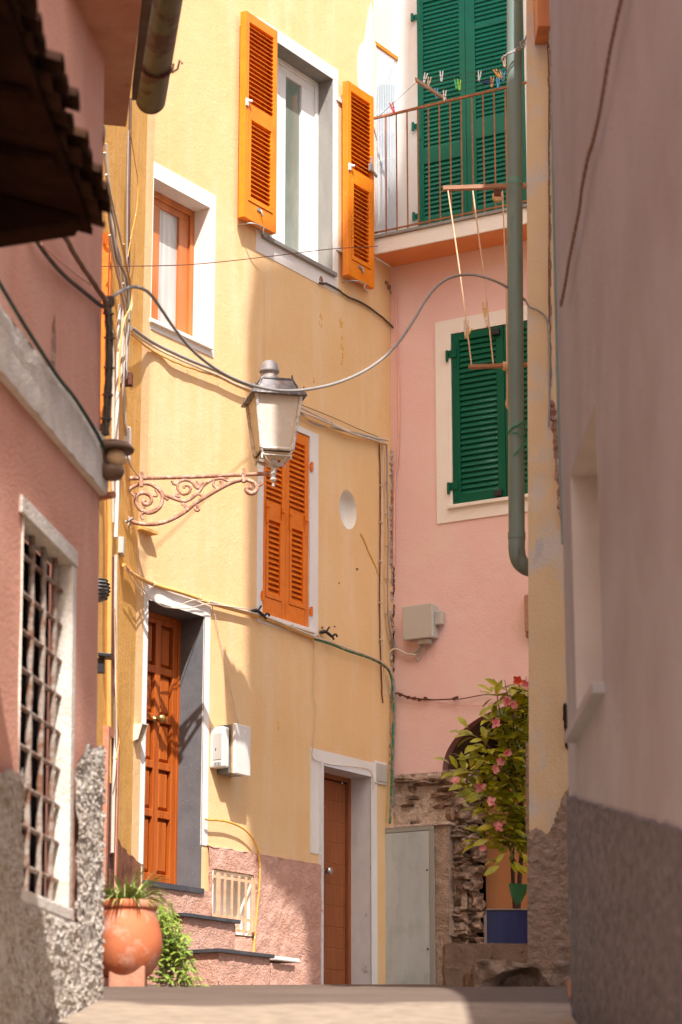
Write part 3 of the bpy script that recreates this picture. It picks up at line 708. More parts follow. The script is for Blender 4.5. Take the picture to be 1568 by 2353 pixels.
# meter pier with rough render
pr0 = K.hit(874, 1900, .13)[0]; pr1 = K.hit(1027, 1900, .13)[0]; pz = K.hit(1000, 1892, .13)[1]
pier = MB(); panel(pier, pr0, pr1, ground(19)-.3, pz-.02, [], cell=.02, disp=pdisp(.014), out=.118)
pier.bx(pr0, pr1, -.02, .105, ground(19)-.3, pz-.02)
part('pier', pier, M['render'], kb_)
part('pier_coping', MB().bx(pr0-.005, pr1+.03, -.02, .145, pz-.02, pz+.004), M['mortar'], kb_, bevel=.006)
# cabinet
cr = K.rect((877,1902), (1001,2272), .14); c1_ = cr[1]; z0 = ground(20)+.0; z1 = pz-.022
cab = root('meter_cabinet', 'tall grey green sheet metal cabinet with one flush door beside the brown door', 'cabinet', K, (cr[0], -.14, z0))
fr = MB(); frame_rect(fr, cr[0], cr[1], z0, z1, .006, .045, .035, .025, .13, .146)
part('frame', fr, M['cabinet_edge'], cab, bevel=.002)
part('door', MB().bx(cr[0]+.009, cr[1]-.049, .131, .143, z0+.028, z1-.039), M['cabinet'], cab, bevel=.002)
lk = MB()
for f in (.27, .75):
    lk.lathe([(0,.004),(.006,.004),(.009,.002),(.009,0)], (cr[1]-.068, -.143, z0+(z1-z0)*(1-f)), 12, 'y')
part('lock', lk, M['black_plastic'], cab)
# window
tk = (K.hit(1003, 900)[0], kw[1]+.13, K.hit(1003, 1205)[1], K.hit(1003, 741)[1])
rv = MB(); reveal(rv, kw, .08)
kwin = part('window', rv, M['cream_paint'], kb_); BASE[kwin.name] = BASE[kb_.name]
part('dark_pane', MB().bx(kw[0], kw[1], -.09, -.08, kw[2], kw[3]), M['black'], kwin)
trim(K, kwin, tk, kw, M['cream_paint'], out=.012)
part('sill', MB().bx(kw[0]-.04, kw[1]+.04, -.04, .04, kw[2]-.03, kw[2]+.003), M['cream_paint'], kwin, bevel=.004)
mid = (kw[0]+kw[1])/2
def green_leaf(F, parent, r, out, th, m, openings, stile=.075, pitch=.052):
    a0, a1, z0, z1 = r; mb = MB(); o1, o0 = out, out-th
    mb.bx(a0, a0+stile, o0, o1, z0, z1); mb.bx(a1-stile, a1, o0, o1, z0, z1); last = z0
    for p, q in sorted(openings):
        mb.bx(a0+stile, a1-stile, o0+.001, o1-.001, last, p)
        n = max(2, round((q-p)/pitch)); pp = (q-p)/n
        for i in range(n):
            zc = p+pp*(i+.5)
            mb.obox(((a0+a1)/2, -(o1-.018), zc), ((a1-a0)/2-stile, 0, 0), (0, -.011, -.025), (0, -.004, .004))
        last = q
    mb.bx(a0+stile, a1-stile, o0+.001, o1-.001, last, z1)
    return part('shutter', mb, m, parent, bevel=.003)
H = kw[3]-kw[2]
for a, b in ((kw[0]+.006, mid-.003), (mid+.003, kw[1]-.006)):
    green_leaf(K, kwin, (a, b, kw[2]+.008, kw[3]-.008), .006, .045, M['green2'], [(kw[2]+.085, kw[3]-.075)])
for f in (.1, .87):
    hb = MB(); z = kw[2]+H*f; hb.tube([(kw[0]-.03, -.03, z-.055), (kw[0]-.03, -.03, z+.05)], .013); hb.bx(kw[0]-.03, kw[0]+.06, .007, .022, z-.02, z+.05)
    hb.bx(kw[0]+.01, kw[0]+.055, .007, .011, z-.11, z+.11)
    part('hinge', hb, M['green2'], kwin)
for f in (.03, .96):
    z = kw[2]+H*f; part('shutter_stop', MB().bx(mid-.10, mid-.03, .006, .045, z-.028, z+.028), M['black_plastic'], kwin, bevel=.004)
# upper storey set back behind the balcony
SB = -.17
uwin0 = K.hit(961, 300, SB)[0]; gz0 = K.hit(961, 516, SB)[1]; gz1 = K.hit(961, -30, SB)[1]
gd = (uwin0, uwin0+1.12, gz0-.03, gz0+2.35)
up = MB(); u_w = K.hit(901, 60, SB)[0]
panel(up, u_w, KR, zBal-.1, TOP, [gd], out=SB)
part('upper_wall', up, M['white_paint'], kb_)
up = MB(); panel(up, -1.6, u_w, zBal-.1, TOP, [], out=SB)
part('upper_wall_band', up, M['pale_pink'], kb_)
rv = MB(); a0, a1, z0, z1 = gd
reveal(rv, gd, .10-SB, out=SB)
gw = part('balcony_door', rv, M['white_paint'], kb_); BASE[gw.name] = BASE[kb_.name]
part('dark_pane', MB().bx(a0, a1, SB-.09, SB-.08, z0, z1), M['black'], gw)
mid = a0+.515; H = z1-z0
def zz(v): return K.hit(1000, v, SB+.01)[1]
green_leaf(K, gw, (a0+.004, mid-.002, z0+.01, z1-.005), SB+.012, .045, M['green'], [(z0+.07, zz(372)-.0), (zz(338), z1-.1)], stile=.062, pitch=.045)
green_leaf(K, gw, (mid+.002, a1-.004, z0+.01, z1-.005), SB+.012, .045, M['green'], [(z0+.07, zz(340)), (zz(298), zz(90)), (zz(80), z1-.1)], stile=.10, pitch=.045)
for v in (42, 293, 500):
    hb = MB(); z = K.hit(955, v, SB)[1]; hb.tube([(a0-.035, -SB-.035, z-.04), (a0-.035, -SB-.035, z+.04)], .015); hb.bx(a0-.035, a0+.05, SB+.012, SB+.02, z-.02, z+.03)
    hb.bx(a0+.01, a0+.05, SB+.013, SB+.018, z-.14, z+.16)
    part('hinge', hb, M['green'], gw)
# balcony slab
bo = .36
bz = K.hit(1000, 513, bo)[1]   # top of slab at front
z_und = K.hit(1000, 556, bo)[1]
b0 = K.hit(858, 585, bo)[0]
sl = MB(); sl.bx(b0, KR, SB-.0+.001, bo, z_und, bz-.03)
bal = part('balcony_slab', sl, M['cream_paint'], kb_, bevel=.004); BASE[bal.name] = BASE[kb_.name]
part('underside', MB().bx(b0+.002, KR, .003, bo-.012, z_und-.004, z_und-.001), mat('orange_underside', (.80,.30,.11), (.74,.26,.09), scale=3, bump=.2), bal)
part('edge_board', MB().bx(b0, KR, SB+.001, bo+.02, bz-.03, bz), M['soffit_grey'], bal, bevel=.004)
rt = K.hit(1000, 236, bo)[1]
rb = MB(); rb.bx(b0, KR, bo-.025, bo-.003, rt-.014, rt+.006); rb.bx(b0, KR, bo-.02, bo-.008, bz+.03, bz+.045)
rail = part('railing', rb, M['rust_rail'], kb_); BASE[rail.name] = BASE[kb_.name]
x = b0+.055; step_ = (K.hit(1140, 300, bo)[0]-K.hit(886, 300, bo)[0])/10*.985; x = K.hit(887, 300, bo-.014)[0]
while x < 2.2:
    part('baluster', MB().tube([(x, -bo+.014, bz-.005), (x, -bo+.014, rt-.01)], .0075, 8), M['rust_rail'], rail); x += step_
# corrugated side screen in the plane of the yellow facade
sc0 = sU+.015; sc1 = Y.hit(924, 300, -.02)[0]; zs0 = K.hit(905, 545, 0)[1]; zs1 = Y.hit(900, 130, -.02)[1]
scr = root('side_screen', 'clear corrugated plastic side screen closing the left end of the balcony', 'screen', Y, (sc0, .02, zs0))
sc = MB(); n = 48; vs = []
for i in range(n+1):
    x = sc0+(sc1-sc0)*i/n; vs += [(x, .02+.006*math.cos(i*math.pi*.5), zs0), (x, .02+.006*math.cos(i*math.pi*.5), zs1)]
sc.add(vs, [(2*i, 2*i+2, 2*i+3, 2*i+1) for i in range(n)], True)
part('sheet', sc, M['corrugated'], scr)
part('top_rail', MB().bx(sc0, sc1, -.035, -.005, zs1, zs1+.035), M['orange'], scr)
for (u, v, r_, h, nm, mt, lb) in ((893, 262, .085, .26, 'plastic_tub', 'tub', 'turquoise plastic tub seen through the corrugated balcony screen'), (897, 370, .08, .24, 'storage_bin', 'tub_b', 'blue plastic bin seen through the corrugated balcony screen below the turquoise tub')):
    p = Y.L(u, v, -.12); mb = MB(); mb.lathe([(0,0),(r_*.85,0),(r_,h),(r_+.015,h),(r_+.015,h+.02),(r_-.02,h+.02),(r_*.8,.02),(0,.02)], (p.x, .13, p.z), 24)
    solo(nm, mb, M[mt], lb, 'tub', Y)
sh_ = MB()
p1 = Y.L(893, 262, -.12); p2 = Y.L(897, 370, -.12)
for p in (p1, p2): sh_.box((p.x-.1, .04, p.z-.02), (p.x+.1, .22, p.z-.002))
p = p2; 
for dx in (-.1, .09): sh_.box((p.x+dx, .05, zs0-.1), (p.x+dx+.01, .06, p1.z)); sh_.box((p.x+dx, .2, zs0-.1), (p.x+dx+.01, .21, p1.z))
solo('shelf_rack', sh_, M['box_white'], 'white shelf rack behind the corrugated balcony screen', 'shelf', Y)
# ================================================================== STREET LAMP
LD = 17.54
def Z(x, y): return P(229.8+x*.3297, 775.4+y*.3297, LD)
lampb = P(284, 1100, LD)
lamp = root('street_lamp', 'old iron street lamp with frosted glass lantern on a rusty scrolled wall bracket', 'street lamp', W0, (lampb.x, lampb.y, lampb.z))
part('bar', MB().tube([P(276,1100,LD), P(440,1096,LD), P(624,1088,LD)], .0155, 12), M['rust'], lamp)
br = MB()
def sc_(pts, r=.011, fn=None): br.tube(smooth([Z(*p) for p in pts], 6), r*1.22, 8, rfn=fn)
sc_([(180,1240),(215,1275),(260,1295),(350,1303),(440,1290),(520,1258),(600,1210),(660,1160),(760,1097),(860,1040),(940,1005),(1010,993),(1060,1005),(1090,1035),(1092,1062),(1070,1086),(1038,1084),(1020,1062),(1035,1045),(1058,1052)], .0135)
sc_([(215,1275),(205,1300),(185,1318),(160,1318),(150,1300),(163,1288),(178,1300)], .011)
sc_([(178,1245),(162,1190),(163,1130),(185,1080),(225,1045),(280,1022),(340,1020),(390,1045),(428,1085),(435,1135),(415,1185),(370,1218),(320,1220),(272,1190),(247,1140),(258,1100),(300,1084),(345,1100),(360,1135),(342,1162),(312,1165),(300,1145),(318,1132)], .0125)
sc_([(160,1050),(190,1062),(225,1045)], .01); sc_([(215,1080),(240,1105),(262,1100)], .008); sc_([(370,1105),(395,1105),(398,1080),(385,1060)], .008)
sc_([(390,1045),(420,1062),(445,1092),(480,1108),(515,1105),(545,1090),(550,1075)], .0115, lambda t: 1.15-.5*t)
sc_([(440,1100),(470,1132),(465,1110)], .009)
sc_([(470,1105),(510,1120),(560,1138),(600,1140),(640,1120),(670,1095),(700,1065),(720,1035),(760,1005),(800,990),(850,985),(890,1000),(925,1000),(930,985)], .0115, lambda t: 1.1-.35*t)
sc_([(640,1105),(680,1092),(705,1100),(712,1118)], .009); sc_([(575,1140),(590,1175),(585,1185)], .008)
sc_([(500,998),(515,1020),(540,1028),(545,1060),(575,1092),(615,1085),(632,1055),(615,1032),(590,1035),(585,1052)], .0095)
sc_([(535,1022),(560,1002),(600,994),(640,1008),(665,1040),(690,1050),(720,1010)], .0105)
sc_([(795,995),(790,1030),(815,1050),(845,1040),(852,1012),(835,1000)], .0085); sc_([(850,985),(880,975),(900,990)], .007)
sc_([(300,1270),(288,1238),(315,1215),(360,1212),(395,1190)], .0105); sc_([(320,1215),(300,1200),(310,1180)], .008)
sc_([(600,1208),(602,1180),(580,1160),(572,1170)], .009); sc_([(665,1160),(690,1195),(678,1208),(662,1195),(670,1180)], .009)
sc_([(1085,1030),(1110,1035),(1132,1018),(1125,1008)], .008)
for (x, y0, y1) in ((290, 948, 1040), (1003, 928, 1010)):
    a = Z(x-13, y1); b = Z(x+13, y0); br.box((a.x, LD-.024, a.z), (b.x, LD+.024, b.z)); br.blob(Z(x, y0-6), (.014, .014, .014), 2, 0, 1)
a = Z(665, 1000); br.prism([Z(665,1000), Z(720,1000), Z(705,1035), Z(690,1050), Z(675,1030)], (0,.02,0))
for x, y in ((176,1165),(395,1195),(350,1303),(700,1130),(545,1110)): br.blob(Z(x,y), (.019,.019,.012), x, .1, 1)
part('scroll_bracket', br, M['rust'], lamp)
# lantern
lc = Z(1211, 600); LX, LY = lc.x, LD
def zv(y): return Z(1200, y).z
aw = R(14); ca, sa = math.cos(aw), math.sin(aw)
def sq(hw, z, sx=0):
    return [Vector((LX+sx+(x*ca-y*sa)*hw, LY+(x*sa+y*ca)*hw, z)) for x, y in ((-1,-1),(1,-1),(1,1),(-1,1))]
hT, hB = .174, .120
def zf(y, h): return zv(y)-h*.97*(HOR-(775.4+y*.3297))/5745
zT, zBm = zf(385, hT), zf(775, hB)
T_ = sq(hT, zT); B_ = sq(hB, zBm)
lf = MB()
for p, q in zip(T_, B_): lf.tube([p, q], .0155, 4)
for S, r_ in ((T_, .012), (B_, .016)):
    for i in range(4): lf.tube([S[i], S[(i+1)%4]], r_, 4)
B2 = sq(hB*.93, zf(818, hB))
for i in range(4):
    lf.tube([B2[i], B2[(i+1)%4]], .006, 4); lf.blob(B_[i]+Vector((0,0,.008)), (.017,.017,.017), i, .1, 1); lf.tube([B2[i]+Vector((0,0,.01)), B2[i]-Vector((0,0,.03))], .008, 6)
lant = part('lantern', lf, M['lamp_white'], lamp); BASE[lant.name] = BASE[lamp.name]
for i in range(4):
    g = MB(); j = (i+1)%4; k = .965
    c4 = [T_[i], T_[j], B_[j], B_[i]]; cc = Vector((LX, LY, 0))
    q = [Vector((cc.x+(p.x-cc.x)*k, cc.y+(p.y-cc.y)*k, p.z)) for p in c4]
    g.add(q, [(0,1,2,3)]); part('glass_pane', g, M['lamp_glass'], lant)
g = MB(); g.add(sq(hB*.9, zf(795, hB)), [(0,1,2,3)]); part('base_pane', g, M['lamp_glass'], lant)
def frus(mb, h0, z0, h1, z1):
    a, b = sq(h0, z0), sq(h1, z1); mb.add(a+b, [(0,1,2,3),(4,5,6,7),(0,1,5,4),(1,2,6,5),(2,3,7,6),(3,0,4,7)])
rf = MB(); frus(rf, .206, zf(372, .206), .188, zf(360, .188)); frus(rf, .214, zf(390, .214), .207, zf(372, .207))
part('brim', rf, M['lamp_trim'], lant, bevel=.002)
rf = MB(); frus(rf, .164, zf(364, .164), .116, zf(286, .116))
part('hood', rf, M['lamp_roof'], lant, bevel=.003)
rf = MB(); frus(rf, .127, zf(289, .127), .124, zf(279, .124))
for p in sq(.116, zf(274, .116)): rf.tube([p-Vector((0,0,.01)), p+Vector((0,0,.018))], .007, 6)
for p in sq(.19, zf(352, .19)): rf.tube([p-Vector((0,0,.01)), p+Vector((0,0,.022))], .007, 6)
for p, q in zip(sq(.164, zf(364, .164)), sq(.116, zf(286, .116))): rf.tube([p, q], .009, 4)
part('hood_edging', rf, M['lamp_trim'], lant)
zc = zf(279, .134)-.004; kz = (zv(160)-zc)/.127
prof = [(.085,0),(.080,.012),(.062,.030),(.058,.044),(.060,.052),(.072,.056),(.078,.062),(.074,.070),(.070,.078),(.064,.098),(.050,.114),(.030,.124),(.0,.127)]
rf = MB().lathe([(r_, z_*kz) for r_, z_ in prof], (Z(1183,0).x, LY, zc), 24)
part('chimney_cap', rf, M['lamp_roof'], lant)
ab = MB()
for p in B_:
    c = Vector((LX, LY, 0)); d = (p-c); d.z = 0
    q = [p+Vector((0,0,-.01)), c+d*.78+Vector((0,0,zv(850))), c+d*.5+Vector((0,0,zv(875))), c+d*.22+Vector((0,0,zv(893))), c+d*.05+Vector((0,0,zv(890)))]
    q = [Vector((a.x, a.y, a.z)) for a in q]; ab.tube(smooth(q, 4), .011, 6)
part('support_arms', ab, M['lamp_white'], lant)
st_ = MB(); zz0 = zv(1045)
prof = [(0,0),(.012,.006),(.013,.018),(.006,.026),(.008,.04),(.020,.05),(.026,.058),(.024,.066),(.016,.075),(.019,.085),(.023,.10),(.022,.115),(.018,.118),(.026,.125),(.027,.133),(.020,.138),(.017,.15),(.026,.158),(.030,.172),(.036,.19),(.034,.205),(.022,.216),(.012,.222),(.009,.235),(.009,.30),(0,.30)]
st_.lathe(prof, (LX, LY, zz0), 18)
part('stem', st_, M['lamp_white'], lant)
bu = MB().lathe([(0,0),(.02,.0),(.024,.05),(.028,.07),(.045,.12),(.05,.15),(.035,.185),(0,.2)], (LX, LY, zBm+.01), 16)
part('bulb', bu, M['lamp_glass'], lant)

# ================================================================== CABLES AND FITTINGS ON THE YELLOW HOUSE
big = []
for (u, v, d) in ((250,692,10.95),(268,675,11.0),(292,662,11.1),(318,660,11.2),(345,675,11.4),(372,712,11.6),(405,760,11.8),(450,812,12.0),(510,856,12.3),(575,884,12.6),(640,897,12.9),(705,895,13.1),(780,878,13.3),(850,845,13.5),(905,800,13.6),(945,745,13.7),(975,695,13.75),(1005,657,13.8),(1040,636,13.85),(1085,631,13.9),(1130,642,13.9),(1170,662,13.95),(1208,690,14.1)):
    big.append(P(u, v, d))
solo('overhead_cable', MB().tube(smooth(big, 5), .0085, 8), M['cable_grey'], 'thick grey cable swooping across the alley in front of the lantern', 'cable')
solo('overhead_wire', MB().tube(smooth([P(222,612,15.8), P(430,608,17), P(610,590,18.2), P(760,572,19.2), P(868,566,20.4)], 6), .0035, 5), M['rust_dark'], 'thin rusty wire stretched level below the tall orange shuttered window', 'wire')
CG = 'cables clipped along the yellow facade'
upA = [(303,762),(345,792),(400,820),(450,842),(500,862),(545,884),(600,905),(690,945),(740,965),(800,992),(850,1008),(890,1020)]
cable(Y, [(u, v-9) for u, v in upA[:8]], .014, M['cable_grey'], 'dark grey pipe running under the small wooden window', .06)
cable(Y, upA, .0085, M['cable_white'], 'pale cable sagging beneath the dark grey pipe under the small window', .055, jit=.002)
cable(Y, [(u, v+7+4*math.sin(i)) for i, (u, v) in enumerate(upA)], .008, M['cable_ochre'], 'ochre painted cable, lowest of the bundle above the lantern', .045, jit=.003)
cable(Y, [(690,935),(740,960),(800,990),(850,1002),(893,1012)], .009, M['cable_white'], 'pale cable curving above the closed orange shutters to the house corner', .035)
cable(Y, [(690,948),(720,972),(770,985),(830,998),(880,1015),(889,1030),(890,1120),(893,1240),(891,1330),(893,1420),(905,1480),(925,1497),(948,1502)], .009, M['cable_grey'], 'grey conduit running down the house corner to the junction box', .04)
cable(Y, [(860,1010),(876,1016),(881,1040),(879,1150),(877,1300),(876,1400),(881,1500),(884,1600)], .0055, M['cable_white'], 'thin pale cable left of the grey conduit on the house corner', .03)
cable(Y, [(690,929),(760,957),(830,988),(880,1008)], .003, M['rust_dark'], 'thin dark wire above the cable bundle right of the lantern', .02)
cable(Y, [(872,1016),(874,1100),(874,1250),(873,1400),(877,1560),(880,1615)], .006, M['rust_dark'], 'rusty wire clipped beside the pale cable on the house corner', .012, jit=.003)
loB = [(284,1298),(310,1322),(352,1343),(400,1357),(450,1373),(482,1386),(540,1402),(600,1418),(650,1437),(700,1458),(724,1467)]
cable(Y, loB, .0145, M['cable_ochre'], 'ochre painted pipe running above the panelled door to the closed shutters', .03)
cable(Y, [(u, v-4) for u, v in loB[5:]], .0075, M['cable_white'], 'pale cable lying on the ochre pipe under the closed shutters', .045)
cable(Y, [(724,1469),(760,1480),(800,1496),(850,1513),(885,1532),(900,1560),(905,1620),(903,1700),(900,1800),(896,1893)], .010, M['tape_green'], 'grey and green taped conduit curving down the corner to the cabinet', .045)
cable(Y, [(724,1465),(760,1475),(800,1490),(850,1508),(888,1528),(904,1556)], .006, M['cable_white'], 'pale cable on top of the green taped conduit', .06)
cable(K, [(905,1560),(907,1640),(905,1720),(901,1800),(897,1893)], .010, M['cable_grey'], 'grey pipe dropping down the house corner behind the cabinet', .05)
cable(Y, [(288,1305),(312,1345),(345,1375),(385,1395),(430,1398),(465,1390),(484,1388),(560,1398),(592,1397)], .004, M['cable_white'], 'thin pale cable drooping across the top of the panelled door', .05)
cable(Y, [(300,1312),(340,1368),(372,1392),(400,1396),(440,1380),(470,1381)], .004, M['cable_white'], 'second thin pale cable drooping over the door lintel', .045)
cable(Y, [(487,1390),(500,1440),(515,1510),(528,1570),(540,1630),(549,1668)], .004, M['cable_white'], 'thin pale cable hanging slanted to the meter boxes', .02)
cable(Y, [(724,1467),(724,1520),(721,1590),(728,1640),(724,1690),(719,1722),(722,1745),(760,1757),(820,1763),(850,1770),(858,1790),(858,1812)], .004, M['cable_white'], 'thin pale cable hanging down to the surround of the brown door', .018)
cable(Y, [(735,650),(752,652),(775,664),(800,682),(840,700),(880,730),(903,752)], .010, M['cable_dark'], 'dark crusted cable right of the tall window sill', .02, jit=.003)
cable(Y, [(473,1882),(478,1884),(520,1888),(560,1905),(585,1935),(597,1980),(596,2040),(589,2110),(583,2190)], .0085, M['yellow_pipe'], 'yellow gas pipe arching beside the barred vent', .05, cat='pipe')
# side wall runs
SG = None
def side(pts, r, m, label, out=.03, name='cable', cat='cable', jit=0, n=7):
    return cable(SD, pts, r, m, label, out, name, None, 5, cat, n, jit)
cable(Y, [(300,226),(298,350),(296,480),(296,600),(294,640)], .012, M['brown_pipe'], 'dark brown downpipe in the upper left corner of the yellow house', .06, name='downpipe', cat='pipe')
cable(Y, [(295,300),(293,430),(292,560),(291,640)], .007, M['cable_grey'], 'slim grey conduit beside the brown downpipe', .07)
cable(Y, [(299,300),(310,370),(317,420),(314,480),(302,540),(294,590)], .0035, M['yellow_pipe'], 'thin yellow wire bowing away from the brown downpipe', .07)
SDp = [(275,700),(272,800),(270,900),(268,1000),(270,1100),(268,1180),(266,1235)]
side(SDp, .016, M['box_white'], 'white plastic pipe climbing the side wall above the junction box', .05, 'pipe', 'pipe')
side([(266,1275),(265,1400),(266,1500),(265,1600),(266,1700),(262,1780),(258,1960)], .015, M['cable_white'], 'pale pipe on the side wall below the junction box', .05, 'pipe', 'pipe')
side([(259,1280),(258,1400),(260,1520),(259,1600)], .012, M['rust_dark'], 'rust eaten dark pipe on the side wall left of the pale pipe', .04, 'pipe', 'pipe')
side([(284,720),(285,800),(283,870),(287,960),(291,1000)], .014, M['cable_white'], 'pale pipe rising from the white meter case', .07, 'pipe', 'pipe')
side([(292,1045),(300,1070),(316,1092),(322,1100)], .006, M['cable_white'], 'pale cable from the meter case to the lamp bracket', .08)
side([(243,330),(250,420),(258,490),(262,540),(275,590),(283,640),(288,700),(284,760)], .012, M['cable_white'], 'loose pale cable high on the side wall', .06)
side([(256,480),(266,530),(270,580),(284,620),(296,660),(300,700),(294,720),(288,690)], .006, M['cable_grey'], 'looping grey cable end on the side wall', .1)
side([(240,420),(252,470),(262,520),(270,600),(280,660),(283,730)], .009, M['cable_ochre'], 'ochre cable among the tangle on the side wall', .05)
side([(264,1400),(268,1500),(270,1650),(274,1700),(268,1740),(264,1745)], .004, M['yellow_pipe'], 'thin orange wire hanging beside the pale side pipe', .09)
side([(247,1010),(252,1200),(250,1500),(250,1800)], .02, M['cable_ochre'], 'ochre painted conduit at the far left of the side wall', .02, 'pipe', 'pipe')
for i_, (pts_, r_, m_, lb_) in enumerate((
    ([(240,350),(247,420),(252,500),(262,560),(272,620),(280,690),(281,780),(279,880)], .013, 'cable_white', 'thick off-white cable running down the middle of the side wall tangle'),
    ([(244,400),(256,455),(268,510),(283,575),(296,640),(303,690),(298,716),(290,690),(284,650)], .009, 'cable_white', 'white cable bowing into a loose loop beside the swooping grey cable'),
    ([(246,430),(254,520),(268,590),(290,640),(297,720),(293,800),(289,870)], .011, 'cable_grey', 'grey cable crossing the pale ones on the side wall'),
    ([(252,540),(262,600),(276,655),(288,720),(290,790),(291,830)], .010, 'cable_white', 'short pale cable ending beside the rusty box on the side wall'),
    ([(284,560),(293,620),(302,665),(300,705),(286,735),(276,800),(274,900)], .007, 'cable_ochre', 'thin ochre cable weaving over the side wall pipes'),
    ([(258,760),(260,900),(259,1050),(260,1200)], .013, 'cable_white', 'pale pipe left of the white plastic pipe on the side wall'))):
    side(pts_, r_, M[m_], lb_, .09+.02*i_, jit=.003)
cbx = MB(); c_ = SD.L(289, 872, .06); cbx.box((c_.x-.03, c_.y-.05, c_.z-.05), (c_.x+.03, c_.y+.06, c_.z+.05))
solo('pipe_clamp', cbx, M['rust_dark'], 'rusty square clamp on the pipe above the white meter case', 'clamp', SD, bevel=.004)
def wbox(name, F, tl, br_, out, depth, m, label, cat, bev=.006, extra=None):
    a0, a1, z0, z1 = F.rect(tl, br_, out+depth)
    mb = MB().bx(a0, a1, out, out+depth, z0, z1)
    return solo(name, mb, m, label, cat, F, bevel=bev), (a0, a1, z0, z1)
# junction box on side wall faces us: built in world axes
def facing_box(name, tl, br_, d, dep, m, label, cat, parts=None):
    a = P(tl[0], br_[1], d); b = P(br_[0], tl[1], d)
    r_ = root(name, label, cat, W0, (a.x, d+dep, a.z)); o = part('case', MB().box((a.x, d, a.z), (b.x, d+dep, b.z)), m, r_, bevel=.006)
    part('lid', MB().box((a.x+.004, d-.012, a.z+.006), (b.x-.004, d-.001, b.z-.006)), m, r_, bevel=.004); return r_
facing_box('junction_box', (256,1233), (285,1273), 17.2, .1, M['box_grey'], 'square beige junction box on the side wall below the lamp bracket', 'junction box')
facing_box('meter_case', (279,980), (300,1056), 17.3, .12, M['box_white'], 'white plastic meter case on the side wall above the lamp bracket', 'meter case')
# bracket clamp at the lamp foot
mb = MB(); 
for a, b in (((262,1172),(282,1182)), ((282,1165),(270,1180)), ((270,1178),(290,1200)), ((290,1200),(306,1190))):
    p, q = P(*a, LD-.1), P(*b, LD-.1); mb.tube([p, q], .013, 4)
solo('steel_strap', mb, M['galv'], 'grey perforated steel strap across the foot of the lamp bracket', 'strap')
mb = MB(); a0, z = Y.hit(325,1207,.08); a1 = Y.hit(364,1222,.08)[0]; mb.bx(a0, a1, 0, .08, z-.03, z)
solo('stone_ledge', mb, M['cable_ochre'], 'short ochre painted stone ledge jutting from the facade under the lamp bracket', 'ledge', Y, bevel=.004)
# orange shutter seen edge-on and door on the side wall
se = root('side_window', 'orange louvred shutter seen edge-on high on the side wall', 'shutter', SD, (SD.hit(246,900,.12)[0], -.12, SD.hit(246,975,.12)[1]))
a0 = SD.hit(241,900,.1)[0]; a1 = SD.hit(251,900,.1)[0]; z0 = SD.hit(246,985,.1)[1]; z1 = SD.hit(246,525,.1)[1]
mb = MB(); mb.bx(a0, a0+.06, .01, .1, z0, z1); mb.bx(a1-.06, a1, .01, .1, z0, z1); mb.bx(a0, a1, .01, .1, z0, z0+.1); mb.bx(a0, a1, .01, .1, z1-.1, z1)
part('frame', mb, M['orange2'], se, bevel=.003)
mb = MB(); slats(mb, a0+.06, a1-.06, z0+.1, z1-.1, .02, .09, .05); part('louvres', mb, M['orange2'], se)
sd = root('side_door', 'narrow dark red door on the shaded side wall beside the terracotta pot', 'door', SD, (SD.hit(233,1900)[0], 0, ground(17)))
a0 = SD.hit(236,1900)[0]; a1 = SD.hit(256,1900)[0]; z0 = ground(17)-.1; z1 = SD.hit(240,1690)[1]
mb = MB(); mb.bx(a0-.06, a0, 0, .04, z0, z1+.06); mb.bx(a1, a1+.05, 0, .04, z0, z1+.06); mb.bx(a0, a1, 0, .04, z1, z1+.06)
part('frame', mb, M['clay_lt'], sd)
part('leaf', MB().bx(a0, a1, .0, .03, z0, z1), M['rust_dark'], sd); 
mb = MB(); mb.bx(a0+.1, a1-.1, .03, .045, z0+.3, z0+.9); mb.bx(a0+.1, a1-.1, .03, .045, z0+1.0, z1-.15); part('door_panels', mb, M['rust_dark'], sd, bevel=.005)
# round black side lamp and small floodlight seen in profile
c = P(224, 1355, 15.6); mb = MB(); mb.lathe([(0,-.085),(.04,-.08),(.068,-.05),(.078,0),(.07,.04),(.05,.07),(0,.082)], c, 18)
wl = root('wall_lantern', 'round black caged wall lantern poking out from the pink corner', 'wall lamp', W0, c)
BASE[wl.name] = c
part('glass', mb, M['box_dark'], wl)
mb = MB()
for k in range(6):
    zz_ = -.06+.024*k; rr_ = .084*math.sqrt(max(.1, 1-(zz_/.1)**2)); mb.tube([c+Vector((rr_*math.cos(t), rr_*math.sin(t), zz_)) for t in [R(30*i) for i in range(13)]], .005, 5)
mb.box((c.x-.12, c.y-.03, c.z-.14), (c.x-.01, c.y+.03, c.z-.02))
part('cage', mb, M['black_plastic'], wl)
c = P(232, 1520, 15.8); fl = root('floodlight', 'small black floodlight with square head on the side wall', 'floodlight', W0, c)
part('head', MB().obox(c+Vector((.03,0,.035)), (.045,0,-.004), (0,.06,0), (.001,0,.012)), M['black_plastic'], fl, bevel=.003)
part('arm', MB().obox(c+Vector((0,0,-.03)), (.025,0,0), (0,.025,0), (0,0,.05)).obox(c+Vector((-.04,0,.0)), (.05,0,0), (0,.02,0), (0,0,.02)), M['black_plastic'], fl, bevel=.003)
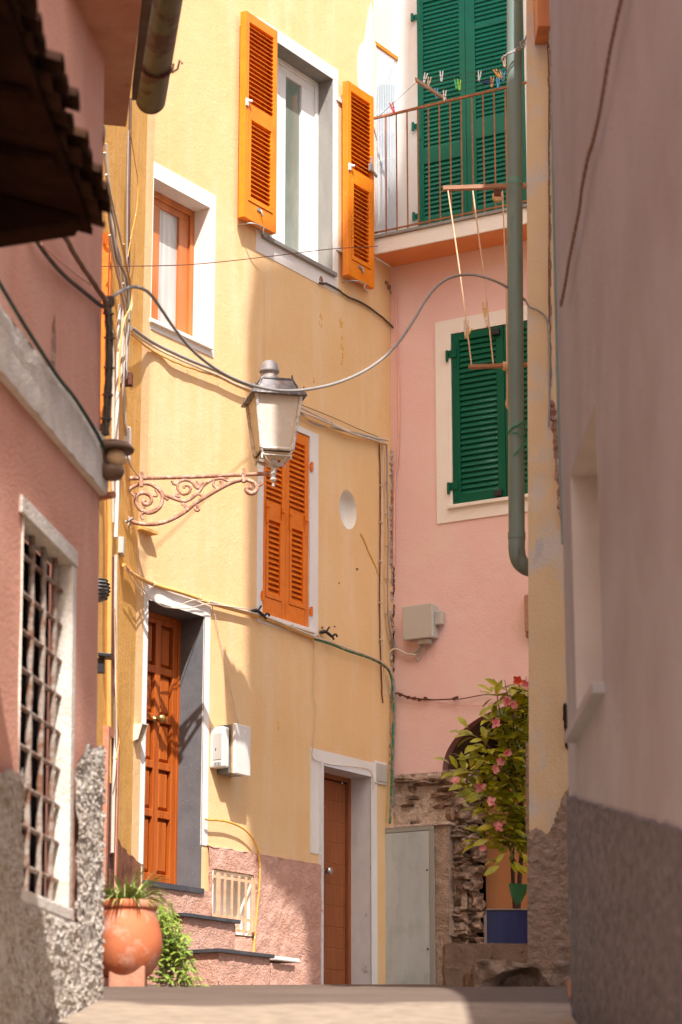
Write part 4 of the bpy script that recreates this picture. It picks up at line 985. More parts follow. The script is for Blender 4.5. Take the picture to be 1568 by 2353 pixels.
# intercom hood by door 1
a0, a1, z0, z1 = Y.rect((325,1662), (345,1708), .12)
ic = root('intercom', 'small white hooded intercom left of the panelled door', 'intercom', Y, (a0, 0, z0))
mb = MB(); a0 -= .0; a1 = a0+.075
mb.bx(a0, a1, 0, .02, z0, z1); mb.prism([(a0,-.02,z0),(a0,-.09,z0+.02),(a0,-.13,z1),(a0,-.02,z1)], (.006,0,0)); mb.prism([(a1-.006,-.02,z0),(a1-.006,-.09,z0+.02),(a1-.006,-.13,z1),(a1-.006,-.02,z1)], (.006,0,0)); mb.bx(a0+.006, a1-.006, .02, .13, z1-.006, z1)
part('hood', mb, M['box_white'], ic)
part('button_panel', MB().bx(a0+.012, a1-.012, .021, .032, z0+.03, z1-.03), M['box_grey'], ic, bevel=.003)
# meter boxes
dp = .13
r1 = Y.rect((506,1670), (525,1762), dp); bx0 = Y.hit(476,1700,0)[0]
a0 = Y.hit(513,1700,dp)[0]; a1 = Y.hit(545,1700,dp)[0]-.03; z0 = Y.hit(513,1762,dp)[1]; z1 = Y.hit(513,1668,dp)[1]
mx1 = root('meter_box', 'closed off-white meter box, left of the pair beside the panelled door', 'meter box', Y, (a0, 0, z0))
part('case', MB().bx(a0, a0+.085, 0, dp, z0, z1), M['box_white'], mx1, bevel=.012)
part('door', MB().bx(a0-.004, a0+.0, .035, dp-.012, z0+.06, z1-.055), M['box_grey'], mx1, bevel=.001)
mb = MB()
for k in range(5): mb.bx(a0-.003, a0-.0005, .045+.014*k, .050+.014*k, z0+.012, z0+.04)
mb.bx(a0-.007, a0-.0045, .06, .066, z0+.13, z0+.15)
part('vent_slots', mb, M['black_plastic'], mx1)
a0b = a0+.10; dp2 = .17; z0b = Y.hit(560,1780,dp2)[1]; z1b = Y.hit(560,1668,dp2)[1]
a1b = a0b+.20
mx2 = root('meter_box', 'grey windowed meter box with pale lid, right of the pair beside the panelled door', 'meter box', Y, (a0b, 0, z0b))
part('case', MB().bx(a0b, a1b, 0, dp2-.03, z0b, z1b), M['box_dark'], mx2, bevel=.004)
part('gasket', MB().bx(a0b-.002, a1b+.002, dp2-.029, dp2-.022, z0b-.001, z1b+.001), M['yellow_pipe'], mx2)
part('lid', MB().bx(a0b-.004, a1b+.012, dp2-.021, dp2+.008, z0b-.008, z1b+.004), M['box_white'], mx2, bevel=.008)
part('label_plate', MB().bx(a0b+.09, a0b+.14, dp2+.008, dp2+.0095, z1b-.065, z1b-.035), M['cream_paint'], mx2)
# black cable hooks
def hook(u, v, label):
    a, z = Y.hit(u, v, .05); r_ = root('cable_hook', label, 'hook', Y, (a, -.0, z), 'black plastic cable hooks on the yellow facade')
    mb = MB(); mb.tube([(a-.05,-.01,z-.01),(a-.02,-.05,z)], .016, 6); mb.tube([(a-.02,-.05,z),(a+.05,-.07,z-.035)], .014, 5)
    mb.tube([(a-.01,-.05,z),(a+.02,-.06,z+.045)], .009, 6)
    mb.tube([(a+.05,-.07,z-.035),(a+.075,-.07,z-.055)], .01, 5); mb.tube([(a+.05,-.07,z-.035),(a+.08,-.075,z-.01),(a+.10,-.08,z-.01),(a+.105,-.085,z-.03)], .01, 5)
    part('clip', mb, M['black_plastic'], r_)
hook(595, 1404, 'black plastic cable hook under the left closed orange shutter'); hook(752, 1452, 'black plastic cable hook right of the sill of the closed orange shutters')
# scars in the plaster: rusty gouge lines, corner rubble strip
db = MB()
for pts, w in (([(828,1226),(838,1245),(850,1275),(862,1300),(868,1318)], .012), ([(868,1318),(878,1340)], .006)):
    q = smooth([Y.L(u, v, .0) for u, v in pts], 5); db.tube([p+Vector((random.uniform(-.003,.003),0,random.uniform(-.005,.005))) for p in q], w, 5)
part('plaster_scar', db, M['cable_ochre'], yh)
db = MB()
for (u, v, r_) in ((737,642,.03),(740,652,.022),(888,650,.025),(893,660,.03),(898,672,.02),(903,684,.018),(820,1308,.012),(779,1340,.008),(768,1440,.008),(740,1443,.012),(728,1465,.02),(903,730,.01)):
    p = Y.L(u, v, 0); part('chipped_plaster', MB().blob(p, (r_, .012, r_*.8), u, .5), M['brick'], yh)
cb = MB().tube([Y.L(607, 640+i*14, .0) for i in range(31)], .0022, 4)
part('hairline_joint', cb, M['cable_ochre'], yh)
for k_, (u0, v0, n_) in enumerate(((738,735,5),(783,745,7),(787,790,6),(786,825,4),(720,880,2),(870,1090,4),(640,1660,3))):
    q_ = Y.L(u0, v0, 0); cb = MB()
    for i in range(n_): cb.blob(q_+Vector((random.uniform(-.025,.025), 0, random.uniform(-.06,.06))), (random.uniform(.006,.014), .005, random.uniform(.01,.025)), i+k_*9, .5, 1)
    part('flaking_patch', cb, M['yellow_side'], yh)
cb = MB()
for i in range(150):
    v = 1040+i*5.6
    if random.random() < .25: continue
    p = Y.L(899+random.uniform(-3,3), v, 0); cb.blob(p, (random.uniform(.008,.022), .02, random.uniform(.012,.03)), i, .5, 1)
part('corner_rubble', cb, M['mortar'], yh)
cb = MB()
for i in range(60):
    v = 1150+i*6.6
    if noise.noise(Vector((i*.3,0,0))) < -.05: continue
    p = K.L(905.5+random.uniform(-1.5,1.5), v, 0); cb.blob(p, (.007, .012, .022), i, .4, 1)
part('corner_crack', cb, M['rust_dark'], kb_)
mb = MB(); q = [K.L(u, v, .03) for u, v in ((905,650),(908,680),(912,760),(915,850),(916,930),(916,1000),(913,1060),(908,1100),(906,1200),(905,1300))]
solo('painted_pipe', mb.tube(smooth(q, 5), .011, 8), M['cable_pink'], 'pink painted pipe running up the inner corner of the pink house', 'pipe', K)
cc = MB()
for (u, v) in ((879,1115),(878,1200),(877,1290),(876,1385),(891,1110),(891,1180),(892,1255),(893,1330),(892,1410),(878,1470)):
    p = Y.L(u, v, .03); cc.box((p.x-.014, p.y-.014, p.z-.006), (p.x+.014, p.y+.02, p.z+.006))
part('cable_clips', cc, M['cable_white'], yh)
cc = MB()
for (u, v) in ((352,1341),(458,1372),(598,1415),(670,1440),(345,792),(430,828),(500,858),(760,972),(820,998)):
    p = Y.L(u, v, .03); cc.tube([p+Vector((0,-.012,-.018)), p+Vector((0,-.02,0)), p+Vector((0,-.012,.018))], .005, 5)
part('cable_clips', cc, M['cable_white'], yh)
# ------------------------------------------------------------------ fittings on the pink house
bo_ = .12
a0, a1, z0, z1 = K.rect((924,1393), (995,1464), bo_)
jb_ = root('junction_box', 'large light grey square junction box on the pink wall', 'junction box', K, (a0, 0, z0))
part('case', MB().bx(a0+.01, a1-.004, 0, bo_-.03, z0+.008, z1-.008), M['box_grey'], jb_, bevel=.008)
part('lid', MB().bx(a0, a1, bo_-.03, bo_, z0, z1), M['box_grey'], jb_, bevel=.012)
mb = MB()
for x, z in ((a0+.025, z0+.025), (a1-.025, z0+.025), (a0+.025, z1-.025), (a1-.025, z1-.025)): mb.obox((x, -bo_-.0005, z), (.008,0,.008), (0,.0015,0), (-.0015,0,.0015))
part('screws', mb, M['galv'], jb_)
part('side_socket', MB().bx(a1-.003, a1+.065, .02, bo_-.045, z0+.12, z0+.24), M['box_grey'], jb_, bevel=.005)
part('bottom_socket', MB().bx(a0+.13, a0+.25, .02, bo_-.04, z0-.04, z0+.004), M['box_grey'], jb_, bevel=.005)
cable(K, [(900,1470),(906,1485),(922,1497),(940,1503),(955,1500),(966,1488),(969,1474)], .009, M['cable_grey'], 'grey cable looping into the underside of the junction box on the pink wall', .045)
cable(K, [(971,1474),(975,1490),(970,1508),(962,1520),(957,1512),(960,1500),(968,1490),(973,1476)], .006, M['cable_grey'], 'tight grey cable loop hanging under the junction box on the pink wall', .05)
fx = [K.L(u, v, .05) for u, v in ((958,1505),(935,1503),(915,1493),(900,1495),(894,1510),(893,1540),(895,1570),(897,1600))]
fx = smooth(fx, 14); solo('corrugated_conduit', MB().tube(fx, .011, 8, rfn=lambda t: 1+.12*math.sin(t*520)), M['cable_white'], 'ribbed cream conduit bending round the house corner', 'conduit', K)
cable(K, [(880,1606),(892,1612),(902,1597),(915,1594),(930,1600),(945,1604),(965,1606)], .0085, M['rust_dark'], 'thick knotted rusty wire beside the corner pipe', .03, jit=.006, k=7)
cable(K, [(965,1606),(985,1609),(1040,1607),(1062,1606),(1110,1597),(1150,1595),(1214,1580)], .0045, M['rust_dark'], 'thin rusty wire running across the pink wall into the flowering shrub', .03)
cable(K, [(930,1600),(960,1611),(1000,1613),(1060,1621),(1110,1620),(1150,1609),(1214,1600)], .0035, M['cable_pink'], 'thin pinkish cable sagging under the rusty wire', .025)
for i, (u, v) in enumerate(((938,1602),(965,1606),(1000,1608),(1045,1608))): pass
mb = MB()
for (u, v) in ((921,1597),(938,1602),(952,1605),(965,1608),(1043,1606),(1049,1604),(978,1606)):
    mb.blob(K.L(u, v, .035), (.018,.012,.014), u, .6)
mb.tube([K.L(u, v, .035) for u, v in ((918,1597),(938,1602),(965,1606),(1000,1608),(1052,1606))], .005, 5)
solo('wire_knots', mb, M['rust_dark'], 'crusty knots of rusty wire on the pink wall above the arch', 'wire', K)
a0, a1, z0, z1 = K.rect((1205,1366), (1225,1462), .06)
solo('shutter_edge', MB().bx(a0, a1, 0, .05, z0, z1).bx(a0+.012, a1, .05, .09, z0+.04, z1-.02), M['wood_bar'], 'brown wooden edge poking out from behind the yellow pillar', 'board', K, bevel=.004)

# ================================================================== DRAINPIPE
PD = 13.95
dpipe = root('drainpipe', 'weathered green copper drainpipe with bent foot in front of the green shutters', 'drainpipe', W0, P(1188, 1300, PD))
p0 = P(1183,-260,PD); p1 = P(1183,418,PD); p2 = P(1188,1235,PD)
r0 = 19.5/FPX*PD
part('pipe', MB().tube([p0, p0.lerp(p1,.5), p1, p1.lerp(p2,.5), p2], r0, 24), M['copper'], dpipe)
part('joint', MB().tube([p1+Vector((0,0,-.02)), p1+Vector((0,0,.02))], r0*1.05, 24), mat('bright_patina', (.12,.34,.28), (.16,.24,.21), scale=9, rough=.5), dpipe)
part('joint', MB().tube([p2+Vector((0,0,-.01)), p2+Vector((0,0,.03))], r0*1.08, 24), M['copper'], dpipe)
el = [P(1188,1238,PD), P(1188,1262,PD), P(1192,1284,PD+.01), P(1202,1298,PD+.03), P(1222,1308,PD+.08), P(1260,1316,PD+.15)]
part('elbow', MB().tube(smooth(el, 6), r0*1.02, 20), M['copper'], dpipe)
solo('downpipe', MB().tube([P(1272,-250,11.2), P(1277,400,11.2), P(1283,660,11.2), P(1290,960,11.2), P(1300,1250,11.2)], .02, 12), M['copper'], 'narrow dark blotched pipe in the gap between pillar and greige wall', 'downpipe')
mb = MB(); c = P(1186, 1000, PD)
for k in range(4):
    ph = random.uniform(0, 6); tl = random.uniform(-.25, .25); rr_ = r0*(1.08+.09*k)
    mb.tube([c+Vector((rr_*math.cos(t)+.01*k, rr_*math.sin(t), .05-.055*k+.05*math.sin(t+ph)+tl*.1*math.cos(t))) for t in [R(20*i) for i in range(19)]], .0035, 5)
mb.tube(smooth([c+Vector((.05,-.06,.06)), c+Vector((.075,-.07,0)), c+Vector((.06,-.06,-.06)), c+Vector((.075,-.05,-.13))], 5), .0035, 5)
solo('green_string', mb, mat('green_twine', (.02,.30,.16), rough=.8), 'loops of green twine tied round the copper drainpipe', 'string')
mb = MB(); mb.tube(smooth([P(1157,137,PD-.07), P(1161,128,PD-.09), P(1175,119,PD-.09), P(1190,110,PD-.09), P(1203,100,PD-.06), P(1212,78,PD), P(1220,60,PD)], 5), .006, 6)
mb.tube(smooth([P(1165,124,PD-.1), P(1185,117,PD-.1), P(1205,108,PD-.07), P(1206,92,PD-.05), P(1196,98,PD-.08), P(1200,110,PD-.09)], 5), .005, 6)
mb.tube([P(1154,138,PD-.07), P(1160,127,PD-.09)], .009, 6)
solo('rope_tie', mb, M['cable_grey'], 'grey cord knotted round the upper drainpipe', 'rope')

# ================================================================== DRYING RACK
RD = 16.0
rack = root('drying_rack', 'hanging rack of two rusty bars joined by cream ropes beside the drainpipe', 'drying rack', W0, P(1100, 845, RD))
def barb(u0, v0, u1, v1, th, d):
    a, b = P(u0, v0, d), P(u1, v1, d); h = th/FPX*d/2; return MB().obox((a+b)/2, (b-a)/2, (0,.02,0), (0,0,h))
part('top_bar', barb(1018,433,1235,425,11,RD), M['wood_bar'], rack, bevel=.004)
part('lower_bar', barb(1077,843,1250,837,9,RD-.35), M['wood_bar'], rack, bevel=.004)
for (a, b) in (((1030,438),(1084,838)), ((1087,438),(1134,836)), ((1155,438),(1166,838))):
    q = [P(*a, RD-.02), P((a[0]+b[0])/2+2, (a[1]+b[1])/2, RD-.17), P(*b, RD-.36)]
    part('rope', MB().tube(smooth(q, 4), .0055, 6), M['rope'], rack)
mb = MB(); 
for k in range(5): 
    c = P(1158+k*3, 841, RD-.37); mb.tube([c+Vector((0,.02*math.cos(t),.028*math.sin(t))) for t in [R(40*i) for i in range(10)]], .006, 5)
mb.tube(smooth([P(1165,845,RD-.36), P(1166,880,RD-.36), P(1166,930,RD-.36), P(1168,940,RD-.36), P(1163,928,RD-.36), P(1167,912,RD-.36)], 4), .005, 5)
part('knot', mb, M['rope'], rack)
mb = MB(); c = P(1145, 452, RD-.03); mb.lathe([(0,-.012),(.025,-.012),(.042,-.009),(.036,0),(.042,.009),(.025,.012),(0,.012)], c, 20, 'y')
pu = solo('pulley', mb, M['globe'], 'cream pulley wheel hanging under the upper bar of the drying rack', 'pulley')
part('fork', MB().box((c.x-.03, c.y-.02, c.z), (c.x+.02, c.y+.02, c.z+.055)), M['rust_dark'], pu, bevel=.003)
mb = MB(); p = P(1111, 713, RD-.2)
mb.tube([p+Vector((-.09,0,.0)), p+Vector((.05,0,.01))], .004, 5)
def pin(c, ang, L_=.075, w=.008, tw=0, mtl=None, label='', group='clothes pegs'):
    """a two-legged spring clothes peg"""
    mb = MB(); d = Vector((math.sin(ang), 0, math.cos(ang))); s_ = Vector((math.cos(ang), 0, -math.sin(ang)))
    for k in (-1, 1):
        cc_ = c+s_*(k*w*.75)
        mb.obox(cc_, d*(L_/2)+s_*(k*w*.45), (0, w*.8, 0), s_*(w*.42))
    mb.tube([c+s_*(-w*1.6)+d*.006, c+s_*(w*1.6)+d*.006], w*.45, 6)
    return solo('clothespin', mb, mtl, label, 'clothes peg', group=group)
PG = 'clothes pegs on the balcony lines'
pc = {k: mat(k+'_peg', c, rough=.5) for k, c in (('white',(.74,.70,.66)),('cream',(.74,.50,.33)),('blue',(.10,.36,.62)),('lime',(.36,.68,.02)),('green',(.06,.50,.12)),('orange',(.85,.36,.05)),('tan',(.66,.30,.12)),('red',(.75,.05,.04)),('navy',(.01,.03,.10)),('straw',(.70,.48,.16)))}
PN = [(977,177,.25,'white','white clothespin, leftmost pair by the wooden prop above the balcony rail'),(986,186,.18,'cream','cream clothespin leaning on the leftmost white one above the rail'),(1015,173,.02,'white','white clothespin alone above the end of the balcony prop'),
 (1003,212,.02,'blue','pale blue clothespin hanging over the wooden balcony prop'),(1022,217,.05,'white','white clothespin at the tip of the wooden balcony prop'),(1049,190,-.05,'green','green clothespin touching a lime one in front of the green door'),(1056,193,-.02,'lime','lime yellow clothespin beside the green one'),
 (1102,172,.1,'white','white clothespin hanging between the two green door leaves'),(1120,186,1.5,'navy','dark navy clothespin lying sideways left of the tan one'),(1131,186,.08,'tan','tan clothespin to the right of the navy one'),(1143,167,-.45,'orange','bright orange slanted clothespin near the drainpipe'),(1152,171,-.5,'straw','straw coloured slanted clothespin behind the orange one'),
 (1145,188,.05,'blue','blue clothespin under the orange one'),(1157,172,.1,'blue','blue clothespin half hidden by the drainpipe'),(1159,140,-.1,'cream','cream clothespin above the others at the drainpipe edge')]
BD = 20.0
for (u, v, a, c, lb) in PN: pin(P(u, v+2, BD), a, .10, .0105, 0, pc[c], lb, PG)
pin(P(903,248,20.4), -.25, .11, .012, 0, pc['red'], 'red clothespin leaning on the left end of the balcony rail', PG)
pin(P(1072,757,RD-.18), .05, .13, .012, 0, pc['white'], 'white peg clipped to the left rope of the drying rack', 'pegs on the drying rack')
pin(P(1076,764,RD-.19), .5, .08, .01, 0, pc['straw'], 'yellow peg crossing the left rope of the drying rack', 'pegs on the drying rack')
pin(P(1115,712,RD-.16), .0, .11, .012, 0, pc['straw'], 'yellow peg clipped on the middle rope of the drying rack', 'pegs on the drying rack')
pin(P(1119,738,RD-.17), -.05, .08, .01, 0, pc['white'], 'white peg just below the yellow one on the middle rope', 'pegs on the drying rack')
# wooden prop and clothes lines over the balcony
a, b = P(955,182,19.6), P(1028,230,20.2)
pp = (b-a)/2; sd_ = Vector((-pp.z, 0, pp.x)).normalized()
solo('line_prop', MB().obox((a+b)/2, pp, (0,.02,0), sd_*.02), M['wood_bar'], 'brown wooden arm sticking out from the balcony rail', 'clothes prop', bevel=.003)
for i, (v0, v1) in enumerate(((176,150),(186,156),(200,168),(216,182))):
    u0 = 962+i*18
    q = [P(870+i*8, 268, 20.5), P(u0, v0+8, 19.7+i*.1), P(1080, (v0+v1)/2+4, 19.9), P(1185, v1, 20.0)]
    ln = MB().tube(smooth(q[1:], 6), .0022, 4)
    if i in (0, 3): ln.tube([q[0], q[1]], .0022, 4)
    solo('clothes_line', ln, M['cable_dark'], ['thin clothes line, highest of four above the balcony rail','second highest thin clothes line above the balcony rail','third thin clothes line above the balcony rail','thin clothes line, lowest of four above the balcony rail'][i], 'clothes line', group='clothes lines above the balcony')

# ================================================================== PILLAR HOUSE (right, pale yellow end wall)
PF = Frame((P(1214,1200,13.5).x, 13.5), 0)
ph = root('pillar_house', 'peeling pale yellow house corner with rough grey base on the right', 'house', PF, (0, 0, ground(13.5)))
zr = lambda u, v: PF.hit(u, v)[1]
PW = .9
def rz(x):      # top of rough base: rises to the right in a curve
    return zr(1218,1905)+.02*math.sin(x*40)+max(0, x-.10)*2.0*(1 if x < .25 else 0)+(.3 if x >= .25 else 0)
def pbump(x, z): return .006*noise.noise(Vector((x*14, z*6, 1)))
mb = MB(); panel(mb, 0, PW, ground(13.5)-.4, 9.2, [], cell=.035, disp=pbump, keep=lambda x, z: z > rz(x)-.06)
mb.add([(0,0,ground(13.5)-.4),(.45,2.2,ground(13.5)-.4),(.45,2.2,9.2),(0,0,9.2)], [(0,1,2,3)])
part('wall', shear(mb), M['pillar'], ph)
def rb_(x, z):
    t = (rz(x)-z)/.05
    return (.02 if t > .3 else -.07)+.014*noise.noise(Vector((x*34, z*34, 3)))+.012*noise.noise(Vector((x*11, z*11, 5)))
mb = MB(); panel(mb, -.012, PW, ground(13.5)-.4, zr(1218,1905)+.5, [], cell=.011, disp=rb_)
mb.add([(-.012,-.018,ground(13.5)-.4),(.09,.5,ground(13.5)-.4),(.09,.5,zr(1218,1905)),(-.012,-.018,zr(1218,1905))], [(0,1,2,3)])
part('rough_base', shear(mb), M['render'], ph)
mb = MB()
for (u, v, w, h) in ((1302,1640,.016,.05),(1304,1670,.018,.06),(1305,1700,.014,.05)): mb.blob(PF.L(u, v, .0), (w*1.2, .03, h), u, .4)
part('exposed_stone', mb, M['dark_stone'], ph)
mb = MB()
for i in range(26):
    v = 930+i*11+random.uniform(-4,4); mb.blob(PF.L(1270+i*.95+random.uniform(-3,3), v, 0), (random.uniform(.01,.025), .02, random.uniform(.02,.04)), i, .5, 1)
part('exposed_brick', mb, M['brick'], ph); mb = MB()
for i in range(40): mb.blob(PF.L(1262+random.uniform(-2,2)+i*.1, 60+i*21, 0), (.006,.012,.035), i+70, .5, 1)
part('edge_crack', mb, M['brick'], ph)
mb = MB(); a = PF.L(1236,60,.25); b = PF.L(1270,-120,.05); mb.box((a.x, a.y, a.z), (a.x+.075, 0, b.z+.4))
solo('wooden_shutter_edge', mb, M['wood_frame'], 'orange brown wooden shutter end at the very top above the yellow pillar', 'shutter', PF, bevel=.004)
cable(PF, [(1208,690),(1218,705),(1235,712),(1252,725),(1260,745),(1262,800),(1263,900),(1262,980)], .006, M['cable_grey'], 'thin grey cable hooking onto the yellow pillar and running down', .02)
cable(PF, [(1258,60),(1262,200),(1262,400),(1262,600),(1262,745)], .004, M['cable_brown'], 'thin brown wire up the edge of the yellow pillar', .02, jit=.002)
# ================================================================== RIGHT GREIGE HOUSE
rh = root('greige_house', 'shaded greige plastered house wall with rough dark base along the right edge', 'house', RW, (0, 0, ground(10.3)))
nich = RW.rect((1325,1010), (1386,1640)); zn0 = RW.hit(1322,1690)[1]
na0 = RW.hit(1322,1500)[0]; na1 = RW.hit(1386,1500)[0]
ztn = RW.hit(1360,960)[1]; zn1 = RW.hit(1325,1055)[1]
nh = (na0, na1, zn0, zn1)
zp0 = RW.hit(1320,1815)[1]; zp1 = RW.hit(1568,1910)[1]; s1_ = RW.hit(1568,1910)[0]
mb = MB(); panel(mb, 0, 12, -2, 11.2, [nh, (2.3, 13, 4.7, 13)], cell=.25, disp=lambda x, z: .003*noise.noise(Vector((x*1.2, z*1.2, 0))))
part('wall', mb, M['grey_wall'], rh)
mb = MB(); mb.add([(0,.0,-2),(0,6,-2),(0,6,11.2),(0,0,11.2)], [(0,1,2,3)]); mb.add([(12,.0,-2),(12,6,-2),(12,6,4.7),(12,0,4.7)], [(0,1,2,3)]); mb.add([(0,0,11.2),(2.3,0,11.2),(2.3,6,11.2),(0,6,11.2)], [(0,1,2,3)]); mb.add([(2.3,0,4.7),(12,0,4.7),(12,6,4.7),(2.3,6,4.7)], [(0,1,2,3)]); mb.add([(2.3,0,4.7),(2.3,6,4.7),(2.3,6,11.2),(2.3,0,11.2)], [(0,1,2,3)])
part('end_wall', mb, M['grey_wall'], rh)
mb = MB(); reveal(mb, nh, .22); mb.add([(na0,.22,zn0),(na1,.22,zn0),(na1,.22,zn1),(na0,.22,zn1)], [(0,1,2,3)])
nw = part('blind_window', mb, M['inner_white'], rh); BASE[nw.name] = BASE[rh.name]
mb = MB(); mb.bx(na0-.05, na1+.03, -.2, .05, zn0-.04, zn0+.003); part('sill', mb, M['grey_wall'], nw, bevel=.006)
def zpl_(x): return zp0+(zp1-zp0)*x/s1_
mb = MB(); panel(mb, -.002, 9, -2, 1, [], cell=.03, disp=lambda x, z: .007*noise.noise(Vector((x*34, z*34, 3)))+.005*noise.noise(Vector((x*12, z*12, 5))), out=.012, zfn=lambda x, z: -2+(z+2)/3*(zpl_(x)+2+.02*noise.noise(Vector((x*6,0,9)))))
n_ = len([1])
mb.add([(x, -.014, zpl_(x)+.02*noise.noise(Vector((x*6,0,9)))) for x in [i*.1-.005 for i in range(91)]]+[(x, 0.01, zpl_(x)+.01) for x in [i*.1-.005 for i in range(91)]], [(i, i+1, 92+i, 91+i) for i in range(90)])
mb.add([(-.003,-.012,-2),(-.003,.3,-2),(-.003,.3,zp0),(-.003,-.012,zp0)], [(0,1,2,3)])
part('rough_base', mb, M['grey_plinth'], rh)
tw = [RW.L(u, v, .03) for u, v in ((1440,-40),(1428,0),(1412,70),(1400,130),(1385,220),(1376,270),(1362,330),(1352,360),(1338,430),(1332,480),(1318,550),(1308,600),(1300,650),(1290,700))]
tw = smooth(tw, 14); m2 = MB()
for ph_ in (0, math.pi):
    m2.tube([p+Vector((.008*math.cos(i*.9+ph_), .0, .008*math.sin(i*.9+ph_))) for i, p in enumerate(tw)], .0055, 6)
solo('twisted_cable', m2, M['cable_brown'], 'brown twisted cable slanting down the greige wall', 'cable', RW)
a = P(1312,2250,10.4); b = P(1324,2290,10.4)
solo('brick_fragment', MB().box((a.x, 10.42, b.z), (b.x+.0, 10.55, a.z)), M['clay_lt'], 'small orange brick fragment at the foot of the greige wall', 'brick', bevel=.004)

# ================================================================== LEFT ROSE HOUSE
lh = root('rose_house', 'old rose plastered house with a barred window, pale band and pebbled base', 'house', LW, (0, 0, ground(11)))
wo = LW.rect((52,1187), (153,2090)); wo = (wo[0], wo[1], LW.hit(157,2090)[1], LW.hit(162,1294)[1])
zb0 = LW.hit(230,1140)[1]; zb1 = LW.hit(230,1015)[1]
zlp = LW.hit(220,1712)[1]; zlp2 = LW.hit(5,1770)[1]
s5 = LW.hit(5,1770)[0]
mb = MB(); panel(mb, -9, 0, -2, 13, [wo, (-2.6, 1, 6.6, 14)], cell=.12, disp=lambda x, z: .008*noise.noise(Vector((x*3, z*3, 0))) if x < -.02 else 0)
mb.add([(0,0,-2),(0,3,-2),(0,3,6.6),(0,0,6.6)], [(0,1,2,3)]); mb.add([(-2.6,0,6.6),(0,0,6.6),(0,5,6.6),(-2.6,5,6.6)], [(0,1,2,3)]); mb.add([(-2.6,0,6.6),(-2.6,5,6.6),(-2.6,5,13),(-2.6,0,13)], [(0,1,2,3)]); mb.add([(-9,0,13),(-2.6,0,13),(-2.6,5,13),(-9,5,13)], [(0,1,2,3)])
part('wall', mb, M['left_pink'], lh)
mb = MB(); panel(mb, -9, .01, zb0, zb1, [], cell=.05, disp=lambda x, z: .01*noise.noise(Vector((x*8, z*8, 0))), out=.035)
mb.add([(-9,-.035,zb1),(.01,-.035,zb1),(.01,0,zb1+.02),(-9,0,zb1+.02)], [(0,1,2,3)]); mb.add([(-9,-.035,zb0),(.01,-.035,zb0),(.01,0,zb0),(-9,0,zb0)], [(0,1,2,3)])
mb.add([(.01,-.035,zb0),(.01,.05,zb0),(.01,.05,zb1),(.01,-.035,zb1)], [(0,1,2,3)])
part('string_course', mb, M['left_white'], lh)
# pebble dash base with ragged top and real relief
def lz(x): return zlp+(zlp2-zlp)*x/s5+.05*noise.noise(Vector((x*5, 3, 0)))
def ld(x, z): return .014*noise.noise(Vector((x*9, z*9, 3)))+.007*noise.noise(Vector((x*42, z*42, 5)))
mb = MB(); hx = (wo[0]-.03, wo[1]+.03, wo[2]-.06, 9)
panel(mb, -3.2, .005, -1.2, zlp, [hx], cell=.013, disp=ld, out=.035, zfn=lambda x, z: z if (z < wo[2]-.05) else z+(lz(x)-zlp)*max(0, min(1, (z-wo[2]+.06)/(zlp-wo[2]+.06))))
mb.add([(.005,-.02,-1.6),(.005,.6,-1.6),(.005,.6,zlp),(.005,-.02,zlp)], [(0,1,2,3)])
rp = random.Random(8); cnt = 0
while cnt < 5600:
    x = rp.uniform(-2.25, .0); z = rp.uniform(.35, zlp+.05)
    if (hx[0]-.01 < x < hx[1]+.01 and z > hx[2]-.01) or z > lz(x)-.015: continue
    if noise.noise(Vector((x*7, z*7, 11))) < -.28: continue
    r_ = rp.uniform(.004, .0115)
    mb.blob((x, -.035-ld(x, z)-r_*.1, z), (r_, r_*.8, r_*rp.uniform(.7, 1.2)), cnt*.37, .35, 1); cnt += 1
for k in range(260):
    z = rp.uniform(.35, zlp-.02); r_ = rp.uniform(.008, .016); mb.blob((.006+rp.uniform(-.008,.006), -.02+rp.uniform(-.015,.04), z), (r_, r_, r_), k*.71, .35, 1)
part('pebbled_base', mb, M['pebble'], lh)
mb = MB(); reveal(mb, wo, .09, out=.006)
lwn = part('window', mb, M['left_white'], lh); BASE[lwn.name] = BASE[lh.name]
mb = MB(); mb.bx(wo[0]-.06, wo[1]+.07, -.001, .014, wo[3], wo[3]+.075); mb.bx(wo[1]+.001, wo[1]+.07, -.001, .008, wo[2]-.05, wo[3]-.001)
part('surround', mb, M['left_white'], lwn, bevel=.012)
part('dark_pane', MB().bx(wo[0], wo[1], -.11, -.10, wo[2], wo[3]), M['black'], lwn)
part('sill', MB().bx(wo[0]-.04, wo[1]+.02, -.12, .03, wo[2]-.06, wo[2]), M['left_white'], lwn, bevel=.01)
gm = root('window_grille', 'rusty white flaking iron grille of twisted bars in the rose house window', 'grille', LW, (wo[0], .1, wo[2]))
gd_ = -.045; nvb = 4; W_ = wo[1]-wo[0]
def twist(x, z0, z1):
    mb = MB(); n = 60; pts = []
    mb.tube([(x, -gd_, z0+(z1-z0)*i/n) for i in range(n+1)], .0155, 6, rfn=lambda t: .80+.25*abs(math.sin(t*math.pi*8))); return mb
for k in range(nvb):
    x = wo[0]+W_*(k+.65)/(nvb+.25)
    part('upright_bar', twist(x, wo[2]-.0, wo[3]), M['rusty_bar'], gm)
for k in range(9):
    z = wo[2]+.12+(wo[3]-wo[2]-.24)*k/8
    part('cross_bar', MB().tube([(wo[0], -gd_-.0, z), (wo[1], -gd_, z)], .011, 6), M['rusty_bar'], gm)
